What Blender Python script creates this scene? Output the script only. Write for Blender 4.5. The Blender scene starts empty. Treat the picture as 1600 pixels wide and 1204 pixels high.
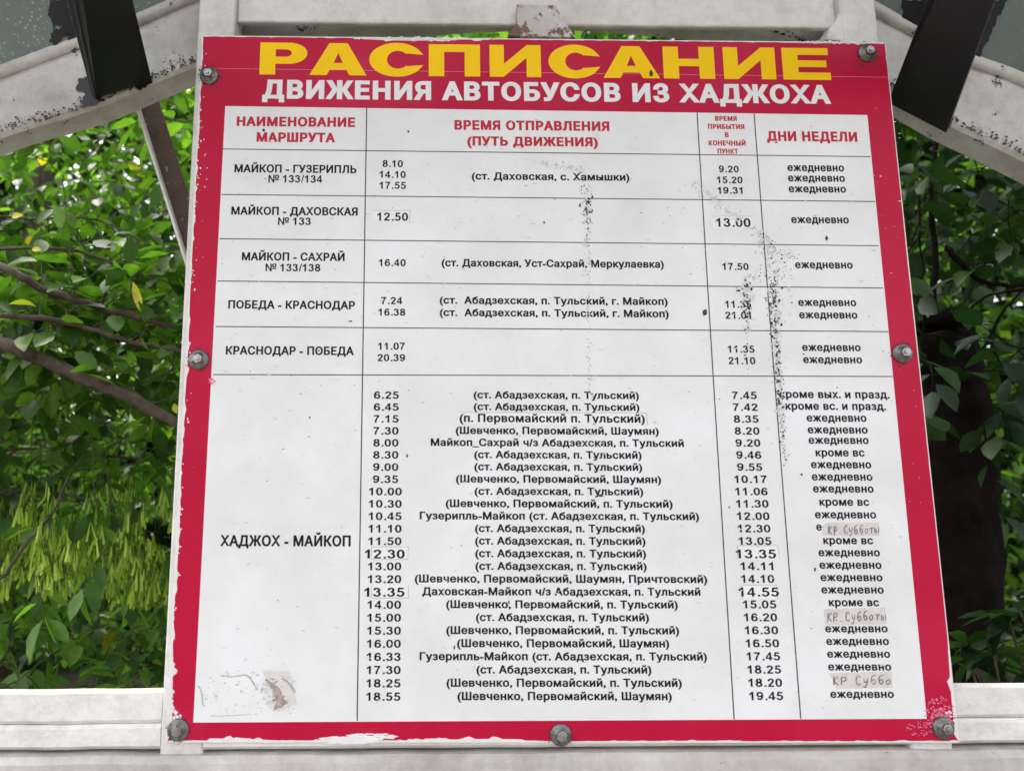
import bpy, bmesh, math, random
import numpy as np
from mathutils import Vector, Matrix, noise
from mathutils.geometry import delaunay_2d_cdt, interpolate_bezier
R = math.radians
SC = bpy.context.scene
COL = SC.collection
rnd = random.Random(7)

# ------------------------------------------------------------------ camera
W = 0.93                       # width of the timetable board in metres
BH = 0.9665 * W                # its height
ZT = 2.20                      # height of its top edge above the ground
F, CX, CY = 1200.0, 640.0, 602.0
r1 = Vector((0.99992361, 0.00521159, 0.01120772)).normalized()
r2 = Vector((-0.00318785, 0.95373081, -0.15630917))
r2 = (r2 - r1 * r1.dot(r2)).normalized()
r3 = r1.cross(r2)
t_ = Vector((-0.30188664, -0.50809844, 1.11465836)) * W
rot = Matrix((r1, r3, -r2))    # world from (x right, y down, z forward) camera space
cam_pos = Vector((0, 0, ZT)) - rot @ t_
cd = bpy.data.cameras.new('camera')
cam = bpy.data.objects.new('camera', cd)
COL.objects.link(cam)
flip = Matrix(((1, 0, 0), (0, -1, 0), (0, 0, -1)))
cam.matrix_world = Matrix.Translation(cam_pos) @ (rot @ flip).to_4x4()
cd.sensor_width = 36
cd.lens = F / 1600 * 36
cd.shift_x = (800 - CX) / 1600
cd.clip_start = 0.02
cd.clip_end = 2000
cd.dof.use_dof = True
cd.dof.focus_distance = 1.06
cd.dof.aperture_fstop = 5.2
SC.camera = cam

# ------------------------------------------------------------------ sky, sun, exposure
SUN_EL, SUN_AZ = R(58), R(-50)      # azimuth from +Y towards +X
w = bpy.data.worlds.new('World')
SC.world = w
w.use_nodes = True
nt = w.node_tree
bg = nt.nodes['Background']
sky = nt.nodes.new('ShaderNodeTexSky')
sky.sky_type = 'NISHITA'
sky.sun_disc = False
sky.sun_elevation = SUN_EL
sky.sun_rotation = SUN_AZ
sky.air_density = 1.0
sky.dust_density = 4.0
hs = nt.nodes.new('ShaderNodeHueSaturation')
hs.inputs['Saturation'].default_value = 0.22
nt.links.new(sky.outputs[0], hs.inputs['Color'])
nt.links.new(hs.outputs[0], bg.inputs['Color'])
bg.inputs['Strength'].default_value = 0.15
ld = bpy.data.lights.new('sun', 'SUN')
ld.energy = 1.1
ld.angle = R(20)
ld.color = (1, 0.95, 0.86)
sun = bpy.data.objects.new('sun', ld)
COL.objects.link(sun)
sd = Vector((math.sin(SUN_AZ) * math.cos(SUN_EL), math.cos(SUN_AZ) * math.cos(SUN_EL), math.sin(SUN_EL)))
sun.rotation_euler = (-sd).to_track_quat('-Z', 'Y').to_euler()
SC.view_settings.view_transform = 'Standard'
SC.view_settings.look = 'None'
SC.view_settings.exposure = 2.06
SC.view_settings.gamma = 1

# ------------------------------------------------------------------ helpers
def ray(px, py):
    return rot @ Vector(((px - CX) / F, (py - CY) / F, 1.0))

def at(px, py, Y):
    """point of the vertical plane y = Y that photo pixel (px, py) looks at"""
    d = ray(px, py)
    return cam_pos + d * ((Y - cam_pos.y) / d.y)

def uv(px, py):
    """board coordinates (0..1 across, downwards in the same unit)"""
    p = at(px, py, 0)
    return p.x / W, (ZT - p.z) / W

def link(o, parent=None):
    COL.objects.link(o)
    if parent:
        o.parent = parent
    return o

def empty(name, loc=(0, 0, 0)):
    o = bpy.data.objects.new(name, None)
    o.location = loc
    o.empty_display_size = 0.1
    return link(o)

def tag(o, label=None, cat=None, group=None, kind=None):
    if label: o['label'] = label
    if cat: o['category'] = cat
    if group: o['group'] = group
    if kind: o['kind'] = kind
    return o

def obj(name, me, mats=None, parent=None, smooth=False):
    if isinstance(me, bmesh.types.BMesh):
        m = bpy.data.meshes.new(name)
        me.to_mesh(m)
        me.free()
        me = m
    if parent is not None:
        pw = Vector((0, 0, 0))
        q = parent
        while q:
            pw += q.location
            q = q.parent
        if pw.length > 0:
            me.transform(Matrix.Translation(-pw))
    if mats:
        for m in (mats if isinstance(mats, (list, tuple)) else [mats]):
            me.materials.append(m)
    if smooth:
        me.polygons.foreach_set('use_smooth', [True] * len(me.polygons))
    o = bpy.data.objects.new(name, me)
    return link(o, parent)

def pymesh(name, v, f):
    me = bpy.data.meshes.new(name)
    me.from_pydata(v, [], f)
    me.update()
    return me

def bevel(bm, w_, seg=2):
    bmesh.ops.bevel(bm, geom=list(bm.edges), offset=w_, segments=seg, profile=0.6, affect='EDGES', clamp_overlap=True)

def box(bm, lo, hi, bev=0.0, seg=2):
    b = bmesh.new()
    bmesh.ops.create_cube(b, size=1)
    for v in b.verts:
        v.co = Vector([lo[i] + (v.co[i] + 0.5) * (hi[i] - lo[i]) for i in range(3)])
    if bev: bevel(b, bev, seg)
    merge(bm, b)

def merge(bm, b):
    me = bpy.data.meshes.new('tmp')
    b.to_mesh(me); b.free()
    bm.from_mesh(me)
    bpy.data.meshes.remove(me)

def prism(bm, pts, dvec, bev=0.0):
    """polygon of 3-D points pushed along dvec"""
    b = bmesh.new()
    vs = [b.verts.new(p) for p in pts]
    fc = b.faces.new(vs)
    r = bmesh.ops.extrude_face_region(b, geom=[fc])
    for g in r['geom']:
        if isinstance(g, bmesh.types.BMVert):
            g.co += Vector(dvec)
    bmesh.ops.recalc_face_normals(b, faces=list(b.faces))
    if bev: bevel(b, bev)
    merge(bm, b)

def tube(bm, pts, rads, n=8, jitter=0.0, cap=True):
    pts = [Vector(p) for p in pts]
    rings = []
    up = Vector((0.13, 0.31, 0.94))
    for i, p in enumerate(pts):
        d = (pts[min(i + 1, len(pts) - 1)] - pts[max(i - 1, 0)]).normalized()
        a = d.cross(up)
        if a.length < 0.05: a = d.cross(Vector((1, 0, 0)))
        a.normalize(); c = d.cross(a)
        ring = []
        for k in range(n):
            th = 2 * math.pi * k / n
            rr = rads[i] * (1 + jitter * noise.noise(p * 23 + Vector((math.cos(th), math.sin(th), 0)) * 1.3))
            ring.append(bm.verts.new(p + (a * math.cos(th) + c * math.sin(th)) * rr))
        rings.append(ring)
    for A, B in zip(rings, rings[1:]):
        for k in range(n):
            f = bm.faces.new((A[k], A[(k + 1) % n], B[(k + 1) % n], B[k]))
            f.smooth = True
    if cap:
        bm.faces.new(rings[0][::-1]); bm.faces.new(rings[-1])

def spline(pts, n=6):
    pts = [Vector(p) for p in pts]
    out = []
    for i in range(len(pts) - 1):
        p0, p1, p2, p3 = pts[max(i - 1, 0)], pts[i], pts[i + 1], pts[min(i + 2, len(pts) - 1)]
        for k in range(n):
            s = k / n
            out.append(0.5 * ((2 * p1) + (p2 - p0) * s + (2 * p0 - 5 * p1 + 4 * p2 - p3) * s * s + (-p0 + 3 * p1 - 3 * p2 + p3) * s ** 3))
    out.append(pts[-1])
    return out

# ------------------------------------------------------------------ materials
def mat(name):
    m = bpy.data.materials.new(name)
    m.use_nodes = True
    return m, m.node_tree, m.node_tree.nodes['Principled BSDF']

def nd(t, typ, **kw):
    n = t.nodes.new(typ)
    for k, v in kw.items():
        if k in n.inputs: n.inputs[k].default_value = v
        else: setattr(n, k, v)
    return n

def ramp(t, fac, stops):
    r = t.nodes.new('ShaderNodeValToRGB')
    e = r.color_ramp.elements
    while len(e) < len(stops): e.new(0.5)
    for el, (p, c) in zip(e, stops):
        el.position = p
        el.color = c if len(c) == 4 else (*c, 1)
    t.links.new(fac, r.inputs[0])
    return r

def mixc(t, fac, a, b):
    m = t.nodes.new('ShaderNodeMix'); m.data_type = 'RGBA'
    for s, v in ((0, fac), (6, a), (7, b)):
        if isinstance(v, bpy.types.NodeSocket): t.links.new(v, m.inputs[s])
        elif s == 0: m.inputs[0].default_value = v
        else: m.inputs[s].default_value = v if len(v) == 4 else (*v, 1)
    return m.outputs[2]

def coords(t, scale=(1, 1, 1)):
    tc = t.nodes.new('ShaderNodeTexCoord')
    mp = t.nodes.new('ShaderNodeMapping')
    mp.inputs['Scale'].default_value = scale
    t.links.new(tc.outputs['Object'], mp.inputs[0])
    return mp.outputs[0]

def noisef(t, scale, detail=6, rough=0.6, co=None):
    n = nd(t, 'ShaderNodeTexNoise', Scale=scale, Detail=detail, Roughness=rough)
    t.links.new(co if co is not None else coords(t), n.inputs['Vector'])
    return n.outputs[0]

def bump(t, b, h, strength=0.3, dist=0.002):
    n = nd(t, 'ShaderNodeBump', Strength=strength, Distance=dist)
    t.links.new(h, n.inputs['Height'])
    t.links.new(n.outputs[0], b.inputs['Normal'])

def simple(name, col, rough=0.5, metal=0.0, var=0.15, scale=40, bmp=0.0):
    m, t, b = mat(name)
    f = noisef(t, scale)
    lo = [c * (1 - var) for c in col]; hi = [min(1, c * (1 + var)) for c in col]
    r = ramp(t, f, [(0.3, lo), (0.7, hi)])
    t.links.new(r.outputs[0], b.inputs['Base Color'])
    b.inputs['Roughness'].default_value = rough
    b.inputs['Metallic'].default_value = metal
    b.inputs['Specular IOR Level'].default_value = 0.15 if 'lettering' in name else 0.08 if 'shaded_bark' in name else 0.5
    if bmp: bump(t, b, f, bmp)
    return m

def paint_mat(name, base, dirt, rust, dirt_amt, rust_amt, sc=1.0, bmp=0.5, streak=None):
    """old brush paint: uneven coat, grime, small rust breaks"""
    m, t, b = mat(name)
    co = coords(t, streak or (1, 1, 1))
    f1 = noisef(t, 9 * sc, 8, 0.7, co)
    f2 = noisef(t, 60 * sc, 6, 0.65)
    f3 = noisef(t, 26 * sc, 9, 0.75)
    d = ramp(t, f1, [(0.62 - dirt_amt * 0.4, (0, 0, 0)), (0.85, (1, 1, 1))])
    c1 = mixc(t, d.outputs[0], base, dirt)
    fine = ramp(t, f2, [(0.25, (0.86, 0.85, 0.83)), (0.55, (1, 1, 1))])
    mm = t.nodes.new('ShaderNodeMix'); mm.data_type = 'RGBA'; mm.blend_type = 'MULTIPLY'
    mm.inputs[0].default_value = 1
    t.links.new(c1, mm.inputs[6]); t.links.new(fine.outputs[0], mm.inputs[7])
    rr = ramp(t, f3, [(0.76 - rust_amt * 0.12, (0, 0, 0)), (0.79 - rust_amt * 0.12, (1, 1, 1))])
    c2 = mixc(t, rr.outputs[0], mm.outputs[2], rust)
    t.links.new(c2, b.inputs['Base Color'])
    b.inputs['Roughness'].default_value = 0.45
    ad = t.nodes.new('ShaderNodeMath'); ad.operation = 'ADD'
    t.links.new(f1, ad.inputs[0]); t.links.new(f2, ad.inputs[1])
    bump(t, b, ad.outputs[0], bmp, 0.004)
    return m

M_paint = paint_mat('white_paint', (0.74, 0.705, 0.675), (0.42, 0.365, 0.315), (0.12, 0.065, 0.04), 0.4, 0.8, 1.0, 0.8)
M_bracket = paint_mat('peeling_bracket_paint', (0.70, 0.665, 0.635), (0.33, 0.24, 0.17), (0.16, 0.085, 0.05), 0.8, 1.9, 1.4, 0.9)
M_arch = paint_mat('grey_white_paint', (0.60, 0.575, 0.54), (0.27, 0.235, 0.20), (0.05, 0.04, 0.032), 0.55, 1.25, 1.3)
M_rail = paint_mat('clean_white_paint', (0.81, 0.775, 0.745), (0.47, 0.42, 0.38), (0.18, 0.15, 0.13), 0.35, 0.3, 1, 0.8)
M_ledge = paint_mat('dirty_white_paint', (0.66, 0.62, 0.58), (0.25, 0.22, 0.195), (0.10, 0.085, 0.075), 0.85, 0.9, 1.0, 0.8, (1, 1, 0.35))
M_rust = paint_mat('rusty_paint', (0.115, 0.060, 0.038), (0.045, 0.022, 0.014), (0.30, 0.255, 0.22), 0.8, 1.3, 2.2, 0.9)
M_tar = simple('black_bitumen', (0.010, 0.011, 0.014), 0.42, 0, 0.3, 30, 0.35)
M_tarside = simple('grey_black_steel', (0.045, 0.047, 0.052), 0.5, 0, 0.3, 60, 0.2)

def sheet_mat():
    m, t, b = mat('frosted_roof_sheet')
    f = noisef(t, 14, 7, 0.7)
    r = ramp(t, f, [(0.3, (0.10, 0.12, 0.115)), (0.75, (0.17, 0.20, 0.19))])
    v = nd(t, 'ShaderNodeTexVoronoi', Scale=160.0)
    t.links.new(coords(t), v.inputs['Vector'])
    sp = ramp(t, v.outputs['Distance'], [(0.16, (1, 1, 1)), (0.30, (0, 0, 0))])
    nn = noisef(t, 11, 5)
    g = ramp(t, nn, [(0.42, (0, 0, 0)), (0.62, (1, 1, 1))])
    mu = t.nodes.new('ShaderNodeMath'); mu.operation = 'MULTIPLY'
    t.links.new(sp.outputs[0], mu.inputs[0]); t.links.new(g.outputs[0], mu.inputs[1])
    t.links.new(mixc(t, mu.outputs[0], r.outputs[0], (0.42, 0.46, 0.44)), b.inputs['Base Color'])
    b.inputs['Roughness'].default_value = 0.35
    tr = t.nodes.new('ShaderNodeBsdfTranslucent'); tr.inputs[0].default_value = (0.50, 0.58, 0.55, 1)
    mx = t.nodes.new('ShaderNodeMixShader'); mx.inputs[0].default_value = 0.22
    t.links.new(b.outputs[0], mx.inputs[1]); t.links.new(tr.outputs[0], mx.inputs[2])
    t.links.new(mx.outputs[0], t.nodes['Material Output'].inputs['Surface'])
    return m
M_sheet = sheet_mat()

def red_mat():
    m, t, b = mat('red_film')
    f = noisef(t, 5, 5, 0.6)
    f2 = noisef(t, 240, 4, 0.7)
    r = ramp(t, f, [(0.3, (0.44, 0.004, 0.034)), (0.7, (0.51, 0.007, 0.046))])
    s = ramp(t, f2, [(0.68, (0, 0, 0)), (0.76, (0.5, 0.5, 0.5))])
    f4 = noisef(t, 2.6, 6, 0.65)
    fd = ramp(t, f4, [(0.50, (0, 0, 0)), (0.70, (0.55, 0.55, 0.55))])
    c_ = mixc(t, fd.outputs[0], r.outputs[0], (0.54, 0.030, 0.085))
    t.links.new(mixc(t, s.outputs[0], c_, (0.58, 0.12, 0.17)), b.inputs['Base Color'])
    b.inputs['Roughness'].default_value = 0.42
    b.inputs['Specular IOR Level'].default_value = 0.15
    bump(t, b, f2, 0.04, 0.001)
    return m
M_red = red_mat()

def white_mat():
    m, t, b = mat('white_film')
    f = noisef(t, 7, 7, 0.65)
    r = ramp(t, f, [(0.3, (0.70, 0.675, 0.65)), (0.66, (0.81, 0.80, 0.80))])
    f2 = noisef(t, 170, 3, 0.6, coords(t, (0.55, 1, 1)))
    g = noisef(t, 9, 4)
    s = ramp(t, f2, [(0.70, (0, 0, 0)), (0.78, (1, 1, 1))])
    gg = ramp(t, g, [(0.48, (0, 0, 0)), (0.66, (0.55, 0.55, 0.55))])
    mu = t.nodes.new('ShaderNodeMath'); mu.operation = 'MULTIPLY'
    t.links.new(s.outputs[0], mu.inputs[0]); t.links.new(gg.outputs[0], mu.inputs[1])
    t.links.new(mixc(t, mu.outputs[0], r.outputs[0], (0.36, 0.34, 0.32)), b.inputs['Base Color'])
    b.inputs['Roughness'].default_value = 0.40
    b.inputs['Specular IOR Level'].default_value = 0.4
    return m
M_white = white_mat()
M_plate = simple('white_plastic_edge', (0.74, 0.71, 0.68), 0.5, 0, 0.08, 50, 0.1)
M_chip = simple('bared_white_plastic', (0.78, 0.75, 0.73), 0.6, 0, 0.08, 120, 0.1)
M_pink = simple('scuffed_pink_film', (0.72, 0.17, 0.27), 0.55, 0, 0.35, 160)
M_yellow = simple('yellow_lettering', (0.96, 0.58, 0.0), 0.42, 0, 0.04, 20)
M_wtext = simple('white_lettering', (0.80, 0.78, 0.77), 0.45, 0, 0.05, 30)
M_rtext = simple('red_lettering', (0.50, 0.022, 0.045), 0.45, 0, 0.08, 60)
M_ink = simple('black_lettering', (0.012, 0.011, 0.015), 0.6, 0, 0.3, 60)
M_line = simple('grey_black_line', (0.035, 0.034, 0.038), 0.5, 0, 0.3, 60)
M_paper = simple('white_paper_patch', (0.79, 0.775, 0.765), 0.6, 0, 0.03, 30)
M_tan = simple('aged_paper_patch', (0.64, 0.585, 0.555), 0.7, 0, 0.12, 90)
M_pen = simple('ballpoint_ink', (0.10, 0.09, 0.10), 0.6, 0, 0.2, 60)
M_grimeshade = simple('grey_grime_and_shade', (0.34, 0.32, 0.30), 0.8, 0, 0.3, 120)
M_faint = simple('faint_grime', (0.60, 0.58, 0.56), 0.7, 0, 0.12, 90)
M_mould = simple('black_mould', (0.06, 0.045, 0.04), 0.9, 0, 0.5, 90)
M_torn = simple('torn_paper_layer', (0.66, 0.62, 0.585), 0.7, 0, 0.05, 70, 0.2)
M_brown = simple('brown_torn_patch', (0.36, 0.30, 0.26), 0.8, 0, 0.45, 130, 0.3)
M_steel = simple('zinc_steel', (0.36, 0.35, 0.345), 0.36, 0.9, 0.35, 140, 0.3)
M_steel2 = simple('dull_zinc', (0.17, 0.16, 0.152), 0.42, 0.85, 0.45, 170, 0.4)

# ------------------------------------------------------------------ lettering: outlines -> filled flat meshes
def area(lp):
    return 0.5 * sum(a[0] * b[1] - b[0] * a[1] for a, b in zip(lp, lp[1:] + lp[:1]))

def clean(lp, eps=1e-4):
    out = []
    for p in lp:
        if not out or (p[0] - out[-1][0]) ** 2 + (p[1] - out[-1][1]) ** 2 > eps * eps:
            out.append(p)
    if len(out) > 1 and (out[0][0] - out[-1][0]) ** 2 + (out[0][1] - out[-1][1]) ** 2 < eps * eps:
        out.pop()
    return out

def thicken(lp, ox, oy, sgn):
    n = len(lp); out = []
    for i in range(n):
        a, b, c = lp[i - 1], lp[i], lp[(i + 1) % n]
        d1 = Vector((b[0] - a[0], b[1] - a[1])); d2 = Vector((c[0] - b[0], c[1] - b[1]))
        if d1.length < 1e-9 or d2.length < 1e-9:
            out.append(b); continue
        d1.normalize(); d2.normalize()
        n1 = Vector((d1.y, -d1.x)); n2 = Vector((d2.y, -d2.x))
        s = n1 + n2
        if s.length < 0.2: s = n1
        s.normalize()
        k = 1 / max(0.55, s.dot(n1))
        out.append((b[0] + sgn * s.x * k * ox, b[1] + sgn * s.y * k * oy))
    return out

def clusters(loops):
    """loops that overlap from left to right, i.e. glyph by glyph"""
    ls = sorted(loops, key=lambda l: min(p[0] for p in l))
    groups = []
    for l in ls:
        a, b = min(p[0] for p in l), max(p[0] for p in l)
        if groups and a < groups[-1][1]:
            groups[-1][0].append(l); groups[-1][1] = max(groups[-1][1], b)
        else:
            groups.append([[l], b])
    return [g for g, _ in groups]

def fill(loops):
    """triangles of the non-zero winding union of the loops"""
    V, T = [], []
    for g in clusters(loops):
        vv, ee = [], []
        for l in g:
            o = len(vv)
            vv += [Vector(p) for p in l]
            ee += [(o + i, o + (i + 1) % len(l)) for i in range(len(l))]
        res = delaunay_2d_cdt(vv, ee, [], 0, 1e-6)
        ov, of = res[0], res[2]
        base = len(V)
        V += [(p.x, p.y) for p in ov]
        for f in of:
            if len(f) < 3: continue
            x = sum(ov[i].x for i in f) / len(f); y = sum(ov[i].y for i in f) / len(f)
            wn = 0
            for l in g:
                for (x1, y1), (x2, y2) in zip(l, l[1:] + l[:1]):
                    if (y1 <= y) != (y2 <= y):
                        xi = x1 + (y - y1) / (y2 - y1) * (x2 - x1)
                        if xi > x: wn += 1 if y2 > y1 else -1
            if wn: T.append(tuple(base + i for i in f))
    return V, T

QUEUE = []          # (string, spacing) -> loops, read in one go
def read_fonts(strings):
    made = {}
    for key in strings:
        s, spc = key
        c = bpy.data.curves.new('glyphs', 'FONT')
        c.body = s; c.space_character = spc; c.resolution_u = 4
        o = bpy.data.objects.new('glyphs', c)
        COL.objects.link(o)
        made[key] = o
    bpy.context.view_layer.update()
    dg = bpy.context.evaluated_depsgraph_get()
    out = {}
    for key, o in made.items():
        cu = o.to_curve(dg)
        loops = []
        for sp in cu.splines:
            lp = []
            if sp.type == 'BEZIER':
                bp = sp.bezier_points
                for i in range(len(bp)):
                    a, b = bp[i], bp[(i + 1) % len(bp)]
                    seg = interpolate_bezier(a.co, a.handle_right, b.handle_left, b.co, 6)
                    ln = (b.co - a.co).length
                    dev = max((a.handle_right - a.co).cross(b.co - a.co).length, (b.handle_left - a.co).cross(b.co - a.co).length)
                    if ln < 1e-9: continue
                    if dev / ln < 0.002: seg = [seg[0]]
                    else: seg = seg[:-1]
                    lp += [(p.x, p.y) for p in seg]
            else:
                lp = [(p.co.x, p.co.y) for p in sp.points]
            lp = clean(lp)
            if len(lp) >= 3: loops.append(lp)
        out[key] = loops
        o.to_curve_clear()
    for o in made.values():
        c = o.data
        bpy.data.objects.remove(o); bpy.data.curves.remove(c)
    return out

LAYER = 0.15        # the films and prints are thin: squeeze their stacking order to tenths of a millimetre
class Flat:
    """flat shapes on the board face, in board coordinates"""
    def __init__(s): s.v, s.f = [], []
    def add(s, V, T, y):
        b = len(s.v)
        s.v += [(u * W, y * LAYER, ZT - v * W) for u, v in V]
        for t in T:
            p = [V[i] for i in t]
            ar = sum(p[k][0] * p[(k + 1) % len(p)][1] - p[(k + 1) % len(p)][0] * p[k][1] for k in range(len(p)))
            s.f.append(tuple(b + i for i in (t if ar < 0 else t[::-1])))
    def poly(s, pts, y):
        V, T = fill([clean(list(pts), 1e-6)])
        s.add(V, T, y)
    def stroke(s, pts, wd, y):
        n = len(pts); L = []; Rr = []
        for i in range(n):
            a, b = pts[max(0, i - 1)], pts[min(n - 1, i + 1)]
            d = Vector((b[0] - a[0], b[1] - a[1]))
            if d.length < 1e-9: d = Vector((1, 0))
            d.normalize()
            L.append((pts[i][0] - d.y * wd / 2, pts[i][1] + d.x * wd / 2))
            Rr.append((pts[i][0] + d.y * wd / 2, pts[i][1] - d.x * wd / 2))
        b0 = len(L)
        s.add(L + Rr, [(i, i + 1, b0 + i + 1, b0 + i) for i in range(n - 1)], y)
    def obj(s, name, m, parent):
        return obj(name, pymesh(name, s.v, s.f), m, parent)

REG, SEMI, BOLD = 'reg', 'semi', 'bold'
TEXTS = {}     # part name -> list of (string, xl, xr, base, cap, ox, oy, spacing, y)
def T(part, s, xl, xr, yb, cap, ox=0.043, oy=0.029, spc=1.08, y=-0.0021):
    TEXTS.setdefault(part, []).append((s, xl, xr, yb, cap, ox, oy, spc, y))

# ---- headings
T('subtitle_lettering', 'ДВИЖЕНИЯ АВТОБУСОВ ИЗ ХАДЖОХА', 410, 1297, 158.5, 29.5, 0.058, 0.042, 1.16)
HB = dict(ox=0.062, oy=0.042, spc=1.16)
for a in [('НАИМЕНОВАНИЕ', 370, 555, 198, 15), ('МАРШРУТА', 401, 524, 222.3, 15), ('ВРЕМЯ ОТПРАВЛЕНИЯ', 710, 952, 204, 15),
          ('(ПУТЬ ДВИЖЕНИЯ)', 730, 934, 228.5, 14.5), ('ВРЕМЯ', 1117, 1151, 189.3, 7.8), ('ПРИБЫТИЯ', 1106, 1163, 202, 7.8),
          ('В', 1132.5, 1138.5, 214.8, 7.8), ('КОНЕЧНЫЙ', 1107, 1165, 227.8, 8), ('ПУНКТ', 1121, 1153, 240.6, 8),
          ('ДНИ НЕДЕЛИ', 1198, 1339, 221.2, 15.6)]:
    T('heading_lettering', *a, **HB)
# ---- upper rows
for a in [('МАЙКОП - ГУЗЕРИПЛЬ', 366.5, 557, 270.2, 12.6), ('№ 133/134', 419.5, 503.5, 285.6, 11.8), ('МАЙКОП - ДАХОВСКАЯ', 361.5, 559, 336.3, 12.8),
          ('№ 133', 434.5, 485.6, 351.6, 11.6), ('МАЙКОП - САХРАЙ', 378, 538.5, 407.4, 12.8), ('№ 133/138', 415, 500.6, 424, 11.8),
          ('ПОБЕДА - КРАСНОДАР', 356.7, 554.7, 482.6, 13), ('КРАСНОДАР - ПОБЕДА', 353, 553, 554.3, 13.4), ('ХАДЖОХ - МАЙКОП', 344, 548, 853, 17.4)]:
    T('route_lettering', *a)
for s, l, r, b, c in [('8.10', 597.8, 629.6, 261.3, 10.8), ('14.10', 593, 634, 278.2, 10.8), ('17.55', 593, 634.2, 295.3, 11), ('12.50', 589.4, 637.6, 345.2, 12.8),
          ('16.40', 592, 634, 416, 11.2), ('7.24', 595.6, 628.6, 475.2, 11.2), ('16.38', 591.2, 633.3, 493.2, 11.2), ('11.07', 590.8, 632.5, 546.3, 11.2), ('20.39', 589.8, 633, 564.3, 11.2)]:
    T('departure_lettering', s, l, r, b, c, spc=1.12, y=-0.0026 if s == '12.50' else -0.0021)
for s, l, r, b, c in [('(ст. Даховская, с. Хамышки)', 737, 983.3, 281.8, 11.6), ('(ст. Даховская, Уст-Сахрай, Меркулаевка)', 690, 1037, 417.4, 11.8),
          ('(ст.  Абадзехская, п. Тульский, г. Майкоп)', 687, 1043, 475.6, 11.8), ('(ст.  Абадзехская, п. Тульский, г. Майкоп)', 687, 1044.6, 494.8, 11.8)]:
    T('path_lettering', s, l, r, b, c)
for s, l, r, b, c in [('9.20', 1123, 1154, 269.6, 10.6), ('15.20', 1120, 1160, 286.6, 10.6), ('19.31', 1121, 1160, 303, 10.6), ('13.00', 1118.7, 1172.4, 354.8, 13.8),
          ('17.50', 1128.5, 1169.5, 422, 11), ('11.35', 1133, 1173.6, 481, 11.2), ('21.01', 1133, 1173.4, 498.2, 11.2), ('11.35', 1137, 1178.6, 551, 11.3), ('21.10', 1138, 1180, 569, 11.3)]:
    T('arrival_lettering', s, l, r, b, c, spc=1.12, y=-0.0026 if s == '13.00' else -0.0021)
EJ = 'ежедневно'
for l, r, b in [(1230, 1318.5, 267.9), (1231, 1319.8, 284.1), (1232, 1321.5, 301), (1236, 1326, 349), (1242, 1332, 419.5), (1247, 1337.5, 478.2), (1248.4, 1339.3, 497.6),
                (1253, 1344.5, 548.4), (1254.6, 1346.7, 567.4)]:
    T('weekday_lettering', EJ, l, r, b, 12.2, spc=1.1)
# ---- the long list
A_ = '(ст. Абадзехская, п. Тульский)'
B_ = '(Шевченко, Первомайский, Шаумян)'
C_ = '(Шевченко, Первомайский, п. Тульский)'
ROWS = [('6.25', A_, '7.45'), ('6.45', A_, '7.42'), ('7.15', '(п. Первомайский п. Тульский)', '8.35'), ('7.30', B_, '8.20'),
        ('8.00', 'Майкоп_Сахрай ч/з Абадзехская, п. Тульский', '9.20'), ('8.30', A_, '9.46'), ('9.00', A_, '9.55'), ('9.35', B_, '10.17'), ('10.00', A_, '11.06'),
        ('10.30', C_, '11.30'), ('10.45', 'Гузерипль-Майкоп (ст. Абадзехская, п. Тульский)', '12.00'), ('11.10', A_, '12.30'), ('11.50', A_, '13.05'),
        ('12.30', A_, '13.35'), ('13.00', A_, '14.11'), ('13.20', '(Шевченко, Первомайский, Шаумян, Причтовский)', '14.10'),
        ('13.35', 'Даховская-Майкоп ч/з Абадзехская, п. Тульский', '14.55'), ('14.00', C_, '15.05'), ('15.00', A_, '16.20'), ('15.30', C_, '16.30'),
        ('16.00', B_, '16.50'), ('16.33', 'Гузерипль-Майкоп (ст. Абадзехская, п. Тульский)', '17.45'), ('17.30', A_, '18.25'), ('18.25', C_, '18.20'), ('18.55', B_, '19.45')]
PW = {A_: (740, 998.3, 622), B_: (712, 1029.3, 677), C_: (696.4, 1051, 791), ROWS[2][1]: (718, 1007.6, 658.5), ROWS[4][1]: (673, 1068.5, 695.5),
      ROWS[10][1]: (655.8, 1092.2, 809.5), ROWS[15][1]: (648, 1105, 907.5), ROWS[16][1]: (659.7, 1094.4, 928)}
PU = {k: uv(b, y)[0] - uv(a, y)[0] for k, (a, b, y) in PW.items()}
PC = {k: (uv(b, y)[0] + uv(a, y)[0]) / 2 for k, (a, b, y) in PW.items()}
LIST = []      # (part, string, u0, u1, v_base, cap_v, ox, oy, spc, y)
va, vb = uv(610, 622.9)[1], uv(605, 1094)[1]
vc, vd = uv(1163, 623.2)[1], uv(1197, 1093)[1]
capv = uv(605, 860)[1] - uv(605, 847.6)[1]
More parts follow.
